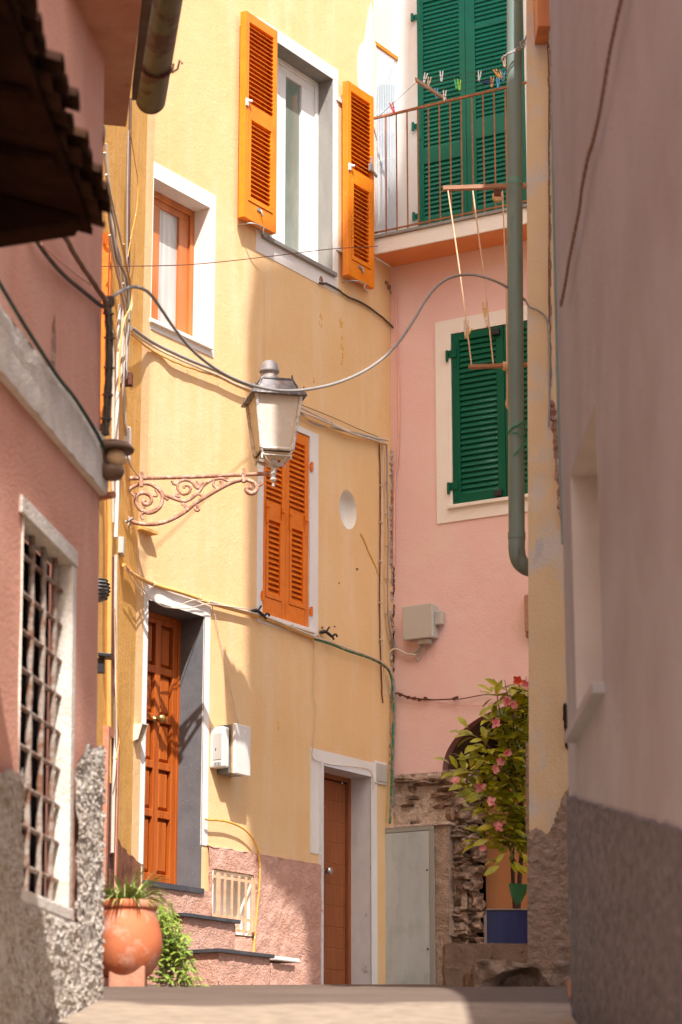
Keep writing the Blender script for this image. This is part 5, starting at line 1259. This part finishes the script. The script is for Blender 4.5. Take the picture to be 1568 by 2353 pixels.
# cables on left wall
cable(LW, [(-15,625),(10,670),(55,745),(100,815),(135,868),(165,905),(195,950),(222,995),(240,1030)], .009, M['cable_green'], 'dark green cable slanting down over the pale band of the rose house', .06, n=8)
cable(LW, [(75,540),(110,590),(150,635),(190,668),(225,697),(238,705)], .010, M['cable_dark'], 'dark cable slanting down the rose wall under the tiled canopy', .03, n=8)
cable(LW, [(125,515),(150,545),(175,590),(205,635),(235,680),(245,700)], .012, M['cable_brown'], 'thick brown cable bundle slanting down from the tiled canopy', .06, n=8, jit=.003)
cable(LW, [(95,560),(140,600),(190,640),(232,668),(246,690)], .006, M['cable_pink'], 'faded pink cable between the dark ones on the rose wall', .05, n=6)
q = [P(246,690,10.95), P(250,740,10.95), P(252,800,10.97), P(250,870,10.98), P(246,930,11), P(242,1000,11)]
m2 = MB(); q = smooth(q, 6)
for k in range(4): m2.tube([p+Vector((.012*math.cos(k*1.6), .012*math.sin(k*1.6), 0))+Vector((random.uniform(-.003,.003),0,0)) for p in q], .008, 6)
for i in (4, 10, 16, 22, 27): m2.tube([q[i]-Vector((.025,.02,0)), q[i]+Vector((.028,-.01,0))], .006, 5)
m2.blob(P(250,693,10.95), (.028,.028,.028), 1, .3)
solo('cable_bundle', m2, M['cable_dark'], 'dark bundle of cables hanging down the corner of the rose house', 'cable bundle')
# ceramic insulator lamp
cI = P(258, 1050, 10.95); pxm = 10.95/FPX
il = root('corner_lamp', 'brown hooded corner lamp with cream globe on the rose house edge', 'wall lamp', W0, cI)
mb = MB(); mb.lathe([(0,.075),(.04,.078),(.085,.062),(.105,.038),(.10,.025),(.05,.03),(0,.03)], cI+Vector((0,0,0)), 20)
part('hood', mb, M['insul'], il)
part('globe', MB().lathe([(0,-.055),(.03,-.048),(.046,-.02),(.048,.0),(.04,.025),(.02,.035),(0,.035)], cI+Vector((.02,-.01,0)), 18), M['globe'], il)
mb = MB(); mb.lathe([(0,-.11),(.05,-.105),(.065,-.075),(.06,-.05),(.03,-.045),(0,-.045)], cI+Vector((-.005,0,0)), 20); mb.box((cI.x-.07, cI.y-.02, cI.z-.1), (cI.x-.02, cI.y+.03, cI.z+.06))
part('base', mb, M['insul'], il)
mb = MB(); c = P(240,1138,11.0); mb.tube([c+Vector((-.03,.05,.005)), c+Vector((.045,-.01,0))], .018, 10); solo('clay_spout', mb, M['clay_lt'], 'small clay spout jutting from the corner below the brown hooded lamp', 'spout')
# scar on the rose wall
part('plaster_scar', MB().blob(LW.L(123,790,.0), (.03,.006,.13), 4, .4).blob(LW.L(237,310,.0), (.01,.01,.05), 5, .3), M['brick'], lh)
# ------------------------------------------------------------------ tiled canopy in the near left
cx0, cx1 = -1.9, -.80
can = root('tiled_canopy', 'dark clay tiled lean-to canopy jutting over the alley at the upper left', 'canopy', W0, (-1.4, 8, 2.7))
pA = P(250,480,8.0); pB = P(100,60,6.75); pC = P(40,-160,6.2)
dd = (pB-pA); zA = pA.z
mb = MB(); und = MB(); npt = 0
def edge(t):      # outer edge of the canopy, t in metres towards the camera
    k = t/abs(dd.y); return Vector((pA.x+dd.x*k, pA.y+dd.y*k, pA.z+dd.z*k))
rt_ = random.Random(5); t = 0
while t < 3.4:
    c = edge(t); up_ = .42; jx = rt_.uniform(-.025,.02); jz = rt_.uniform(-.012,.012); rad = .062
    for lay in range(3):      # overlapping barrel tiles climbing to the wall
        x0 = c.x+jx-.26*lay; n_ = 9; vs = []
        for (xx, zz_) in ((x0, 0), (x0-.32, .1)):
            for k in range(n_):
                a_ = math.pi*k/(n_-1)
                for rr_ in (rad, rad-.014): vs.append((xx, c.y+rr_*math.cos(a_), c.z+zz_+lay*.11+jz+rr_*math.sin(a_)*.8))
        fs = []
        for k in range(n_-1):
            o_ = 2*n_; fs += [(2*k,2*k+2,o_+2*k+2,o_+2*k), (2*k+1,2*k+3,o_+2*k+3,o_+2*k+1), (2*k,2*k+1,2*k+3,2*k+2)]
        mb.add(vs, fs, False)
        vs = []
        for (xx, zz_) in ((x0+rt_.uniform(-.03,.0)-.02, -.02), (x0-.34, .08)):
            for k in range(n_):
                a_ = math.pi+math.pi*k/(n_-1)
                for rr_ in (rad, rad-.014): vs.append((xx, c.y+.062+rr_*math.cos(a_), c.z+zz_+lay*.11+jz+.01+rr_*math.sin(a_)*.6))
        mb.add(vs, fs, False)
    t += .124
part('tiles', mb, M['tile_dark'], can)
e0, e1 = edge(-.03), edge(3.4)
def wallx(y): return LW.w((y-11)/LW.x.y, 0, 3).x
und.add([(e0.x-.06, e0.y, e0.z-.06), (e1.x-.06, e1.y, e1.z-.06), (wallx(e1.y), e1.y, e1.z+.13), (wallx(e0.y), e0.y, e0.z+.13),
         (e0.x-.06, e0.y, e0.z-.085), (e1.x-.06, e1.y, e1.z-.085), (wallx(e1.y), e1.y, e1.z+.1), (wallx(e0.y), e0.y, e0.z+.1)], [(0,1,2,3),(4,5,6,7),(0,1,5,4),(0,3,7,4)])
tt = .05
while tt < 3.3:
    c = edge(tt); und.prism([(c.x-.09,c.y,c.z-.085), (c.x-.09,c.y,c.z-.10), (wallx(c.y),c.y,c.z-.02), (wallx(c.y),c.y,c.z+.1)], (0,-.08,0)); tt += .45
c = edge(0); und.prism([(c.x-.1,c.y+.03,c.z-.05),(c.x-.12,c.y+.03,c.z-.09),(wallx(c.y)+.0,c.y+.03,c.z-.19),(wallx(c.y),c.y+.03,c.z+.1)], (0,-.14,0))
part('timber_underside', und, mat('black_brown_timber', (.018,.009,.006), (.035,.016,.01), scale=6, rough=1, spec=0), can)
# ------------------------------------------------------------------ eave with copper gutter behind the rose house
ez = HOR/5745*11.3
ev = root('eave_gutter', 'rose brown eave soffit with a big stained copper gutter at the top left', 'eave', W0, (-1.2, 12.4, 5.2))
def H_(u, v, z):      # hit horizontal plane
    r_ = ray(u, v); return r_*(z/r_.z)
zS = 5.25
q = [H_(236,-60,zS), H_(334,-60,zS), H_(290,291,zS), H_(228,275,zS)]
q[3].x -= .25; q[0].x -= .25
part('soffit', MB().prism(q, (0,0,.09)), M['soffit'], ev)
q2 = [H_(336,-60,zS+.03), H_(360,-60,zS+.03), H_(315,230,zS+.03), H_(303,230,zS+.03)]
part('fascia', MB().prism(q2, (0,0,.09)), M['brick_edge'], ev)
g0 = P(346,250,12.1); g1 = H_(390,-30,g0.z+.02); g1 = g0+(g1-g0)*1.5
dg = (g1-g0); rg = 37/FPX*12.1; dn = dg.normalized(); sdx = dn.cross(Vector((0,0,1))).normalized(); upv = Vector((0,0,1))
mb = MB(); n_ = 20; vs = []
for i in range(7):
    c = g0+dg*(i/6)
    for k in range(n_+1):
        a_ = math.pi+math.pi*k/n_; vs.append(c+sdx*rg*math.cos(a_)+upv*rg*math.sin(a_)+upv*.05)
mb.add(vs, [(i*(n_+1)+k, i*(n_+1)+k+1, (i+1)*(n_+1)+k+1, (i+1)*(n_+1)+k) for i in range(6) for k in range(n_)], True)
# rounded end cap
vs = []
for j in range(6):
    f = math.cos(j/5*math.pi/2); e_ = math.sin(j/5*math.pi/2)
    for k in range(n_+1):
        a_ = math.pi+math.pi*k/n_; vs.append(g0-dn*rg*.5*e_+sdx*rg*f*math.cos(a_)+upv*rg*f*math.sin(a_)+upv*.05)
mb.add(vs, [(i*(n_+1)+k, i*(n_+1)+k+1, (i+1)*(n_+1)+k+1, (i+1)*(n_+1)+k) for i in range(5) for k in range(n_)], True)
part('gutter', mb, M['gutter'], ev)
mb = MB()
for f in (.22, .72):
    c = g0+dg*f; mb.tube([c+sdx*(rg+.008)*math.cos(a_)+upv*(rg+.008)*math.sin(a_)+upv*.05 for a_ in [math.pi+math.pi*k/16 for k in range(17)]], .007, 6)
c = g0+dg*.22+sdx*rg*(1 if sdx.x > 0 else -1); mb.tube([c, c+Vector((.03,0,.02)), c+Vector((.04,0,.07)), c+Vector((.055,0,.05))], .006, 6)
part('gutter_strap', mb, M['rust_dark'], ev)
# ================================================================== BLOCKS, LEDGE
def cblock(u0, v0, u1, v1, d, dep, label, m='concrete', group=None, seed=1):
    a = P(u0, v1, d); b = P(u1, v0, d); mb = MB(); n = 12
    zb_ = min(a.z, ground(d))-.03
    bm = bmesh.new(); bmesh.ops.create_cube(bm, size=1); bmesh.ops.subdivide_edges(bm, edges=bm.edges, cuts=9, use_grid_fill=True)
    vs = []
    for v in bm.verts:
        p = Vector((a.x+(v.co.x+.5)*(b.x-a.x), d+(v.co.y+.5)*dep, zb_+(v.co.z+.5)*(b.z-zb_)))
        e = sorted([.5-abs(v.co.x), .5-abs(v.co.y), .5-abs(v.co.z)])
        k = .014 if e[1] < .02 else .005
        nv = noise.noise_vector(p*14+Vector((seed,0,0))); p += nv*k
        vs.append(p)
    mb.add(vs, [tuple(v.index for v in f.verts) for f in bm.faces]); bm.free()
    return solo('concrete_block', mb, M[m], label, 'block', group=group)
cblock(1023,2168,1129,2276,14.5,.25,'weathered concrete block, left of two stacked by the rubble arch', seed=1)
cblock(1025,2222,1128,2300,14.46,.2,'lower concrete block carrying the left weathered block', seed=4)
cblock(1132,2168,1216,2290,14.6,.2,'weathered concrete block under the blue planter, right of the pair', seed=9)
# broken stone ledge
bm = bmesh.new(); bmesh.ops.create_cube(bm, size=1); bmesh.ops.subdivide_edges(bm, edges=bm.edges, cuts=30, use_grid_fill=True)
a = P(1090,2290,12.9); b = P(1340,2216,12.9); vs = []
for v in bm.verts:
    p = Vector((a.x+(v.co.x+.5)*(b.x-a.x), 12.75+(v.co.y+.5)*1.3, .62+(v.co.z+.5)*(b.z-.62)))
    nv = noise.noise_vector(p*6); p += nv*.02+noise.noise_vector(p*17)*.010
    if v.co.y < -.49:      # broken hollow in the front face
        fx_ = (v.co.x+.5); fz = v.co.z+.5
        hol = max(0, 1-((fx_-.38)/.32)**2-((fz-.60)/.30)**2+.9*noise.noise(p*7))
        p.y += .13*min(1, hol*1.6)+.04*noise.noise(p*15); p.y -= .10*max(0, .5-fz)*(1+noise.noise(p*9))
    vs.append(p)
mb = MB().add(vs, [tuple(v.index for v in f.verts) for f in bm.faces]); bm.free()
solo('stone_ledge', mb, M['render'], 'broken stone ledge with a crumbling hollow at the foot of the yellow pillar', 'ledge')
# ================================================================== BLUE PLANTER WITH FLOWERING SHRUB
pa, pb_ = P(1120,2168,15.9), P(1232,2090,15.9)
pln = root('planter', 'deep blue glazed square planter behind the concrete blocks', 'planter', W0, (pa.x, 15.9, pa.z))
zpb = ground(16)
mb = MB(); mb.box((pa.x, 15.9, zpb), (pb_.x, 16.25, pb_.z-.008))
part('body', mb, M['blue'], pln, bevel=.006)
mb = MB(); mb.box((pa.x-.006, 15.894, pb_.z-.007), (pb_.x+.006, 16.256, pb_.z+.004)); part('rim', mb, M['cable_grey'], pln, bevel=.003)
rs = random.Random(11)
shr = root('flowering_shrub', 'tall leafy shrub with pink flowers growing in the blue planter', 'shrub', W0, P(1185, 2085, 16.05))
def leafmesh(mb, p, d, L_, w, up=None, curl=.25):
    """six-sided folded leaf: p base, d direction"""
    d = d.normalized(); up = (up or Vector((0,0,1))); s_ = d.cross(up)
    if s_.length < .1: s_ = d.cross(Vector((1,0,0)))
    s_.normalize(); n_ = s_.cross(d).normalized()
    pts = [(0,0,0),(.22,.62,.10),(.5,1,.10),(.78,.66,.02),(1,0,-curl)]
    mid = [p+d*(t*L_)+n_*(h_*L_*.5-.0) for t, w_, h_ in pts]
    vs = [mid[0]]; 
    for (t, w_, h_), m_ in list(zip(pts, mid))[1:4]: vs += [m_+s_*(w_*w/2)+n_*.10*w*w_, m_-n_*.04*w, m_-s_*(w_*w/2)+n_*.10*w*w_]
    vs.append(mid[4])
    mb.add(vs, [(0,1,2),(0,2,3),(1,4,5,2),(2,5,6,3),(4,7,8,5),(5,8,9,6),(7,10,8),(8,10,9)], True)
stems = MB(); fol = MB()
def S_(u, v, d=16.05): return P(u, v, d)
trunk = [(1188,2088),(1186,2050),(1184,2000),(1182,1950),(1183,1900),(1190,1850),(1195,1800),(1200,1760)]
paths = [([(1192,2088,16.05),(1196,2000,16.0),(1203,1920,15.95),(1200,1840,15.9),(1206,1760,15.9),(1204,1680,15.9),(1200,1600,15.85),(1190,1565,15.85)], .018),
         ([(1184,2088,16.1),(1180,2030,16.1),(1178,1960,16.05),(1184,1890,16),(1175,1830,15.95),(1150,1790,15.9),(1110,1768,15.85),(1060,1775,15.8)], .016),
         ([(1184,1890,16),(1196,1830,15.9),(1180,1760,15.85),(1165,1700,15.8),(1150,1640,15.8),(1142,1590,15.8),(1136,1560,15.8)], .008),
         ([(1203,1920,15.95),(1180,1860,15.85),(1150,1850,15.8),(1120,1835,15.75),(1080,1815,15.7)], .009),
         ([(1200,1840,15.9),(1175,1790,15.8),(1140,1740,15.75),(1110,1700,15.75),(1090,1690,15.75)], .007),
         ([(1206,1760,15.9),(1185,1700,15.8),(1178,1640,15.75),(1165,1590,15.75),(1160,1562,15.75)], .006),
         ([(1204,1680,15.9),(1210,1640,15.85),(1206,1590,15.85),(1210,1555,15.85)], .006),
         ([(1178,1960,16.05),(1160,1930,15.95),(1130,1925,15.9),(1115,1940,15.85)], .006),
         ([(1196,2000,16.0),(1175,1960,15.9),(1150,1900,15.85),(1130,1880,15.8)], .006)]
tips = []
for pts, r_ in paths:
    q = smooth([P(*p) for p in pts], 5); stems.tube(q, r_, 7, rfn=lambda t: 1-.7*t)
    m_ = len(q)
    for i in range(6, m_):
        if q[i].z < P(1180,1985,16).z and rs.random() < .8: continue
        dens = 3 if r_ < .017 else 3
        for k in range(rs.choice((1,2,2,3))):
            a_ = rs.uniform(0, 2*math.pi); el_ = rs.uniform(-.5, .75)
            d = Vector((math.cos(a_)*math.cos(el_), math.sin(a_)*math.cos(el_)-.35, math.sin(el_)))
            b0_ = q[i]+d*rs.uniform(.0, .11)
            if b0_.z > P(1190,1592,15.9).z: continue
            if b0_.x > P(1216,1800,15.9).x-.0+.05: continue
            L_ = rs.uniform(.10, .155)*(1.1 if rs.random() < .3 else 1)
            leafmesh(fol, b0_, d, L_, L_*rs.uniform(.34,.46), Vector((rs.uniform(-.4,.4), rs.uniform(-.9,.1), 1)).normalized(), rs.uniform(.05,.35))
for i in range(420):
    v = rs.uniform(1600, 1950); k_ = (v-1600)/320
    u = 1213-abs(rs.gauss(0, 1))*(16+66*math.sin(math.pi*min(1, k_**1.5*.95)))
    if u < 1060 or (u < 1100 and v > 1870): continue
    a_ = rs.uniform(0, 2*math.pi); el_ = rs.uniform(-.6, .7)
    d = Vector((math.cos(a_)*math.cos(el_), math.sin(a_)*math.cos(el_)-.3, math.sin(el_))); L_ = rs.uniform(.10, .16)
    leafmesh(fol, P(u, v, 15.95+rs.uniform(-.2, .25)), d, L_, L_*rs.uniform(.34, .45), Vector((rs.uniform(-.4,.4), rs.uniform(-.9,.1), 1)).normalized(), rs.uniform(.05,.35))
# hand placed outer leaves
for (u, v, a_, L_) in ((1068,1772,100,.13),(1052,1768,120,.11),(1082,1765,80,.13),(1092,1770,60,.12),(1075,1800,200,.14),(1095,1790,-70,.13),(1085,1800,-120,.12),(1062,1780,-100,.12),(1100,1820,190,.16),(1120,1815,215,.15),(1125,1730,165,.12),(1110,1700,190,.09),(1140,1600,70,.12),(1128,1625,215,.1),(1165,1590,20,.1),(1150,1580,150,.12),(1135,1900,190,.12),(1125,1930,200,.12),(1150,1990,210,.13),(1160,1960,230,.1),(1180,1980,-50,.12),(1190,1990,-30,.11),(1200,1960,-60,.11)):
    an = R(a_); p = P(u, v, 15.72); leafmesh(fol, p, Vector((math.cos(an), -.15, math.sin(an))), L_, L_*.38, Vector((rs.uniform(-.3,.3), -1, .5)).normalized(), .15)
part('stems', stems, M['bark'], shr); part('foliage', fol, M['leaf'], shr)
for i, (u, v) in enumerate(((1046,1797),(1103,1808),(1150,1752),(1165,1730),(1137,1768),(1128,1842),(1145,1898),(1181,1622),(1190,1565),(1208,1575),(1165,1612),(1142,1660),(1110,1950))):
    p = P(u, v, 15.62); mb = MB(); n_ = 5; big_ = i not in (7, 12, 3)
    ax = Vector((rs.uniform(-.5,.5), -1, rs.uniform(-.3,.5))).normalized(); e1 = ax.cross(Vector((0,0,1))).normalized(); e2 = ax.cross(e1)
    for k in range(n_):
        a_ = 2*math.pi*k/n_+i; d = (e1*math.cos(a_)+e2*math.sin(a_))*(1 if big_ else .4)+ax*rs.uniform(.1,.6)
        leafmesh(mb, p, d, rs.uniform(.034,.05), .030, ax, -.2)
    mb.blob(p+ax*.01, (.007,.007,.007), i, 0, 1)
    part('flower', mb, M['petal_o'] if i in (8,) else M['petal'], shr)
cl = MB(); c = P(1194, 2050, 15.93); pts = []
q = [P(1170,2030,15.93), P(1213,2032,15.93), P(1211,2050,15.9), P(1200,2072,15.92), P(1188,2078,15.93), P(1176,2058,15.92)]
cl.prism(q, (0,.05,0)); solo('green_wrap', cl, mat('torn_green_cloth', (.035,.17,.055), (.06,.24,.09), scale=9, c3=(.03,.05,.02), s3=40, lo3=.66, hi3=.7, rough=.8, bump=.5), 'torn green wrap tied round the base of the flowering shrub', 'wrap', bevel=.004)

# ================================================================== TERRACOTTA POT
pd = 12.0; pc_ = P(290, 2276, pd); k_ = pd/FPX
zR = P(290,2063,pd).z; zBt = P(290,2240,pd).z; RX = P(283,2100,pd)
cxp = P(281,2150,pd).x; rr0 = .19
pot = root('terracotta_pot', 'big round terracotta pot on a brick pedestal beside the pebbled base', 'pot', W0, (cxp, pd+.2, ground(pd)))
hh = zR-zBt
prof = [(0,zBt),(.105,zBt),(.130,zBt+.015),(.160,zBt+hh*.16),(.178,zBt+hh*.30),(.185,zBt+hh*.42),(.180,zBt+hh*.56),(.166,zBt+hh*.72),(.150,zBt+hh*.84),(.144,zBt+hh*.885),(.150,zBt+hh*.885),(.157,zBt+hh*.91),(.158,zBt+hh*.975),(.150,zR),(.138,zR),(.132,zR-.03),(0,zR-.035)]
part('body', MB().lathe(prof, (cxp, pd+.2, 0), 48), M['clay'], pot)
a = P(245,2290,pd); b = P(330,2226,pd)
solo('brick_pedestal', MB().box((a.x, pd+.08, ground(pd)-.05), (b.x, pd+.26, b.z+.02)), M['clay_lt'], 'squat dusty brick pedestal under the terracotta pot', 'pedestal', bevel=.008)
sp = root('spider_plant', 'green and white striped spider plant spilling from the terracotta pot', 'plant', W0, (cxp, pd+.2, zR-.02))
mb = MB(); rs2 = random.Random(21)
for i in range(150):
    a_ = rs2.uniform(0, 2*math.pi); L_ = rs2.uniform(.11,.25); el_ = rs2.uniform(.6,1.4); c = Vector((cxp+.05*math.cos(a_), pd+.2+.05*math.sin(a_), zR-.03))
    pts = [c]; d = Vector((math.cos(a_)*math.cos(el_), math.sin(a_)*math.cos(el_), math.sin(el_))); 
    for k in range(7): pts.append(pts[-1]+d*L_/7); d = (d+Vector((0,0,-.26))).normalized()
    s_ = Vector((-math.sin(a_), math.cos(a_), 0)); vs = []
    for k, p in enumerate(pts):
        w = .0065*(1-(k/7)**2)+.001; vs += [p+s_*w+Vector((0,0,.003)), p, p-s_*w+Vector((0,0,.003))]
    mb.add(vs, [(3*k,3*k+1,3*k+4,3*k+3) for k in range(7)]+[(3*k+1,3*k+2,3*k+5,3*k+4) for k in range(7)], True)
part('leaves', mb, M['leaf2'], sp)
# trailing plant on the steps side
tp = root('trailing_plant', 'bright green trailing plant hanging down behind the terracotta pot', 'plant', W0, P(395,2262,13.0))
fm = MB(); stm = MB()
for i in range(46):
    u0 = rs2.uniform(345,400); v0 = rs2.uniform(2040,2110); d0 = 13+rs2.uniform(-.15,.15); n_ = rs2.randint(6, 12)
    p = P(u0, v0, d0); pts = [p]; dx = rs2.uniform(-.05,.42)
    for k in range(n_): 
        p = p+Vector((dx*.05+rs2.uniform(-.012,.012), rs2.uniform(-.012,.012), -.045)); pts.append(p)
        if p.z < ground(13)+.02 : break
    if i % 2 == 0: stm.tube(pts, .0025, 4)
    for k, p in enumerate(pts[2:]):
        for j in range(3):
            a_ = rs2.uniform(0, 2*math.pi); d = Vector((math.cos(a_), math.sin(a_)*.8-.3, rs2.uniform(-.7,.3)))
            leafmesh(fm, p, d, rs2.uniform(.028,.05), rs2.uniform(.012,.02), Vector((0,-.5,1)).normalized(), .3)
for i in range(260):
    u0 = rs2.gauss(395,22); v0 = rs2.uniform(2150,2262); 
    if abs(u0-395) > 55*(.45+.55*(v0-2060)/200): continue
    p = P(u0, v0, 13+rs2.uniform(-.12,.12)); a_ = rs2.uniform(0, 2*math.pi)
    leafmesh(fm, p, Vector((math.cos(a_), math.sin(a_)*.8-.3, rs2.uniform(-.8,.5))), rs2.uniform(.03,.055), rs2.uniform(.013,.022), Vector((0,-.5,1)).normalized(), .3)
part('stems', stm, M['leaf3'], tp); part('foliage', fm, M['leaf3'], tp)

# ================================================================== ADDED SHADE MASSES (unseen above the frame, outlined from the wanted shadows)
def shade_mass(name, recv, poly, y0, thick, m, parent):
    pts = []
    for (u, v) in poly:
        a, z = recv.hit(u, v); w = recv.w(a, 0, z); t = (y0-w.y)/SUN.y; pts.append(w+SUN*t)
    return part(name, MB().prism(pts, (0, -thick, 0)), m, parent)
uh = root('facade_shade_masses', 'unseen masses added above the frame to shade the yellow and pink facades', 'house', W0, (2, 12.6, 9))  # added blockers, shaped only to shade the two facades
shade_mass('yellow_shade_mass', Y, [(585,600),(585,1700),(600,1850),(715,1975),(738,2290),(910,2290),(910,380),(862,470),(760,570)], 12.6, .5, M['grey_wall'], uh)
shade_mass('pink_shade_mass', K, [(890,560),(890,2330),(1420,2330),(1420,-500),(958,-500),(946,60),(925,330)], 12.6, .55, M['grey_wall'], uh)
lu = root('rose_shade_masses', 'unseen masses added above the frame to shade the rose wall', 'house', W0, (-.5, 3, 9))  # added blockers whose outline cuts the sun on the rose wall
shade_mass('rose_shade_mass', LW, [(-120,-400),(270,-400),(270,1690),(212,1650),(190,1330),(168,1090),(110,860),(70,735),(-60,560),(-120,480)], 3.0, .3, M['left_pink'], lu)
shade_mass('rose_shade_mass', LW, [(-120,790),(0,833),(100,985),(168,1090),(190,1330),(110,1130),(60,1080),(-60,960),(-120,900)], 3.0, .3, M['left_pink'], lu)

# ================================================================== CAMERA, LIGHT, WORLD
cam = bpy.data.cameras.new('camera'); co = bpy.data.objects.new('camera', cam); C.objects.link(co)
co.location = (0,0,0); co.rotation_euler = (R(90)+TH, 0, 0)
cam.sensor_fit = 'HORIZONTAL'; cam.sensor_width = 24; cam.lens = FPX/1568*24; cam.clip_end = 500; cam.clip_start = .1
cam.dof.use_dof = True; cam.dof.focus_distance = 19.0; cam.dof.aperture_fstop = 3.4
bpy.context.scene.camera = co
sun = bpy.data.lights.new('sun', 'SUN'); sun.energy = 3.6; sun.angle = R(.53); sun.color = (1, .975, .955)
so_ = bpy.data.objects.new('sun', sun); C.objects.link(so_)
so_.rotation_euler = SUN.to_track_quat('Z', 'Y').to_euler(); so_.location = (2, -4, 12)
w = bpy.data.worlds.new('World'); bpy.context.scene.world = w; w.use_nodes = True; nt = w.node_tree
sky = nt.nodes.new('ShaderNodeTexSky'); sky.sky_type = 'NISHITA'; sky.sun_disc = False
sky.sun_elevation = math.asin(SUN.z); sky.sun_rotation = math.atan2(SUN.x, SUN.y)
sky.dust_density = 3.0; sky.air_density = 1.0; sky.ozone_density = .6
wm_ = nt.nodes.new('ShaderNodeMix'); wm_.data_type = 'RGBA'; wm_.blend_type = 'MULTIPLY'; wm_.inputs[0].default_value = 1
wm_.inputs[7].default_value = (1.06, 1.0, .95, 1)
bg = nt.nodes['Background']; bg.inputs['Strength'].default_value = .135
nt.links.new(sky.outputs[0], wm_.inputs[6]); nt.links.new(wm_.outputs[2], bg.inputs[0])
sc_n = bpy.context.scene
sc_n.view_settings.view_transform = 'Standard'; sc_n.view_settings.look = 'None'; sc_n.view_settings.gamma = 1
sc_n.view_settings.exposure = 1.13
sc_n.render.resolution_x = 682; sc_n.render.resolution_y = 1024
sc_n.cycles.max_bounces = 8; sc_n.cycles.diffuse_bounces = 5
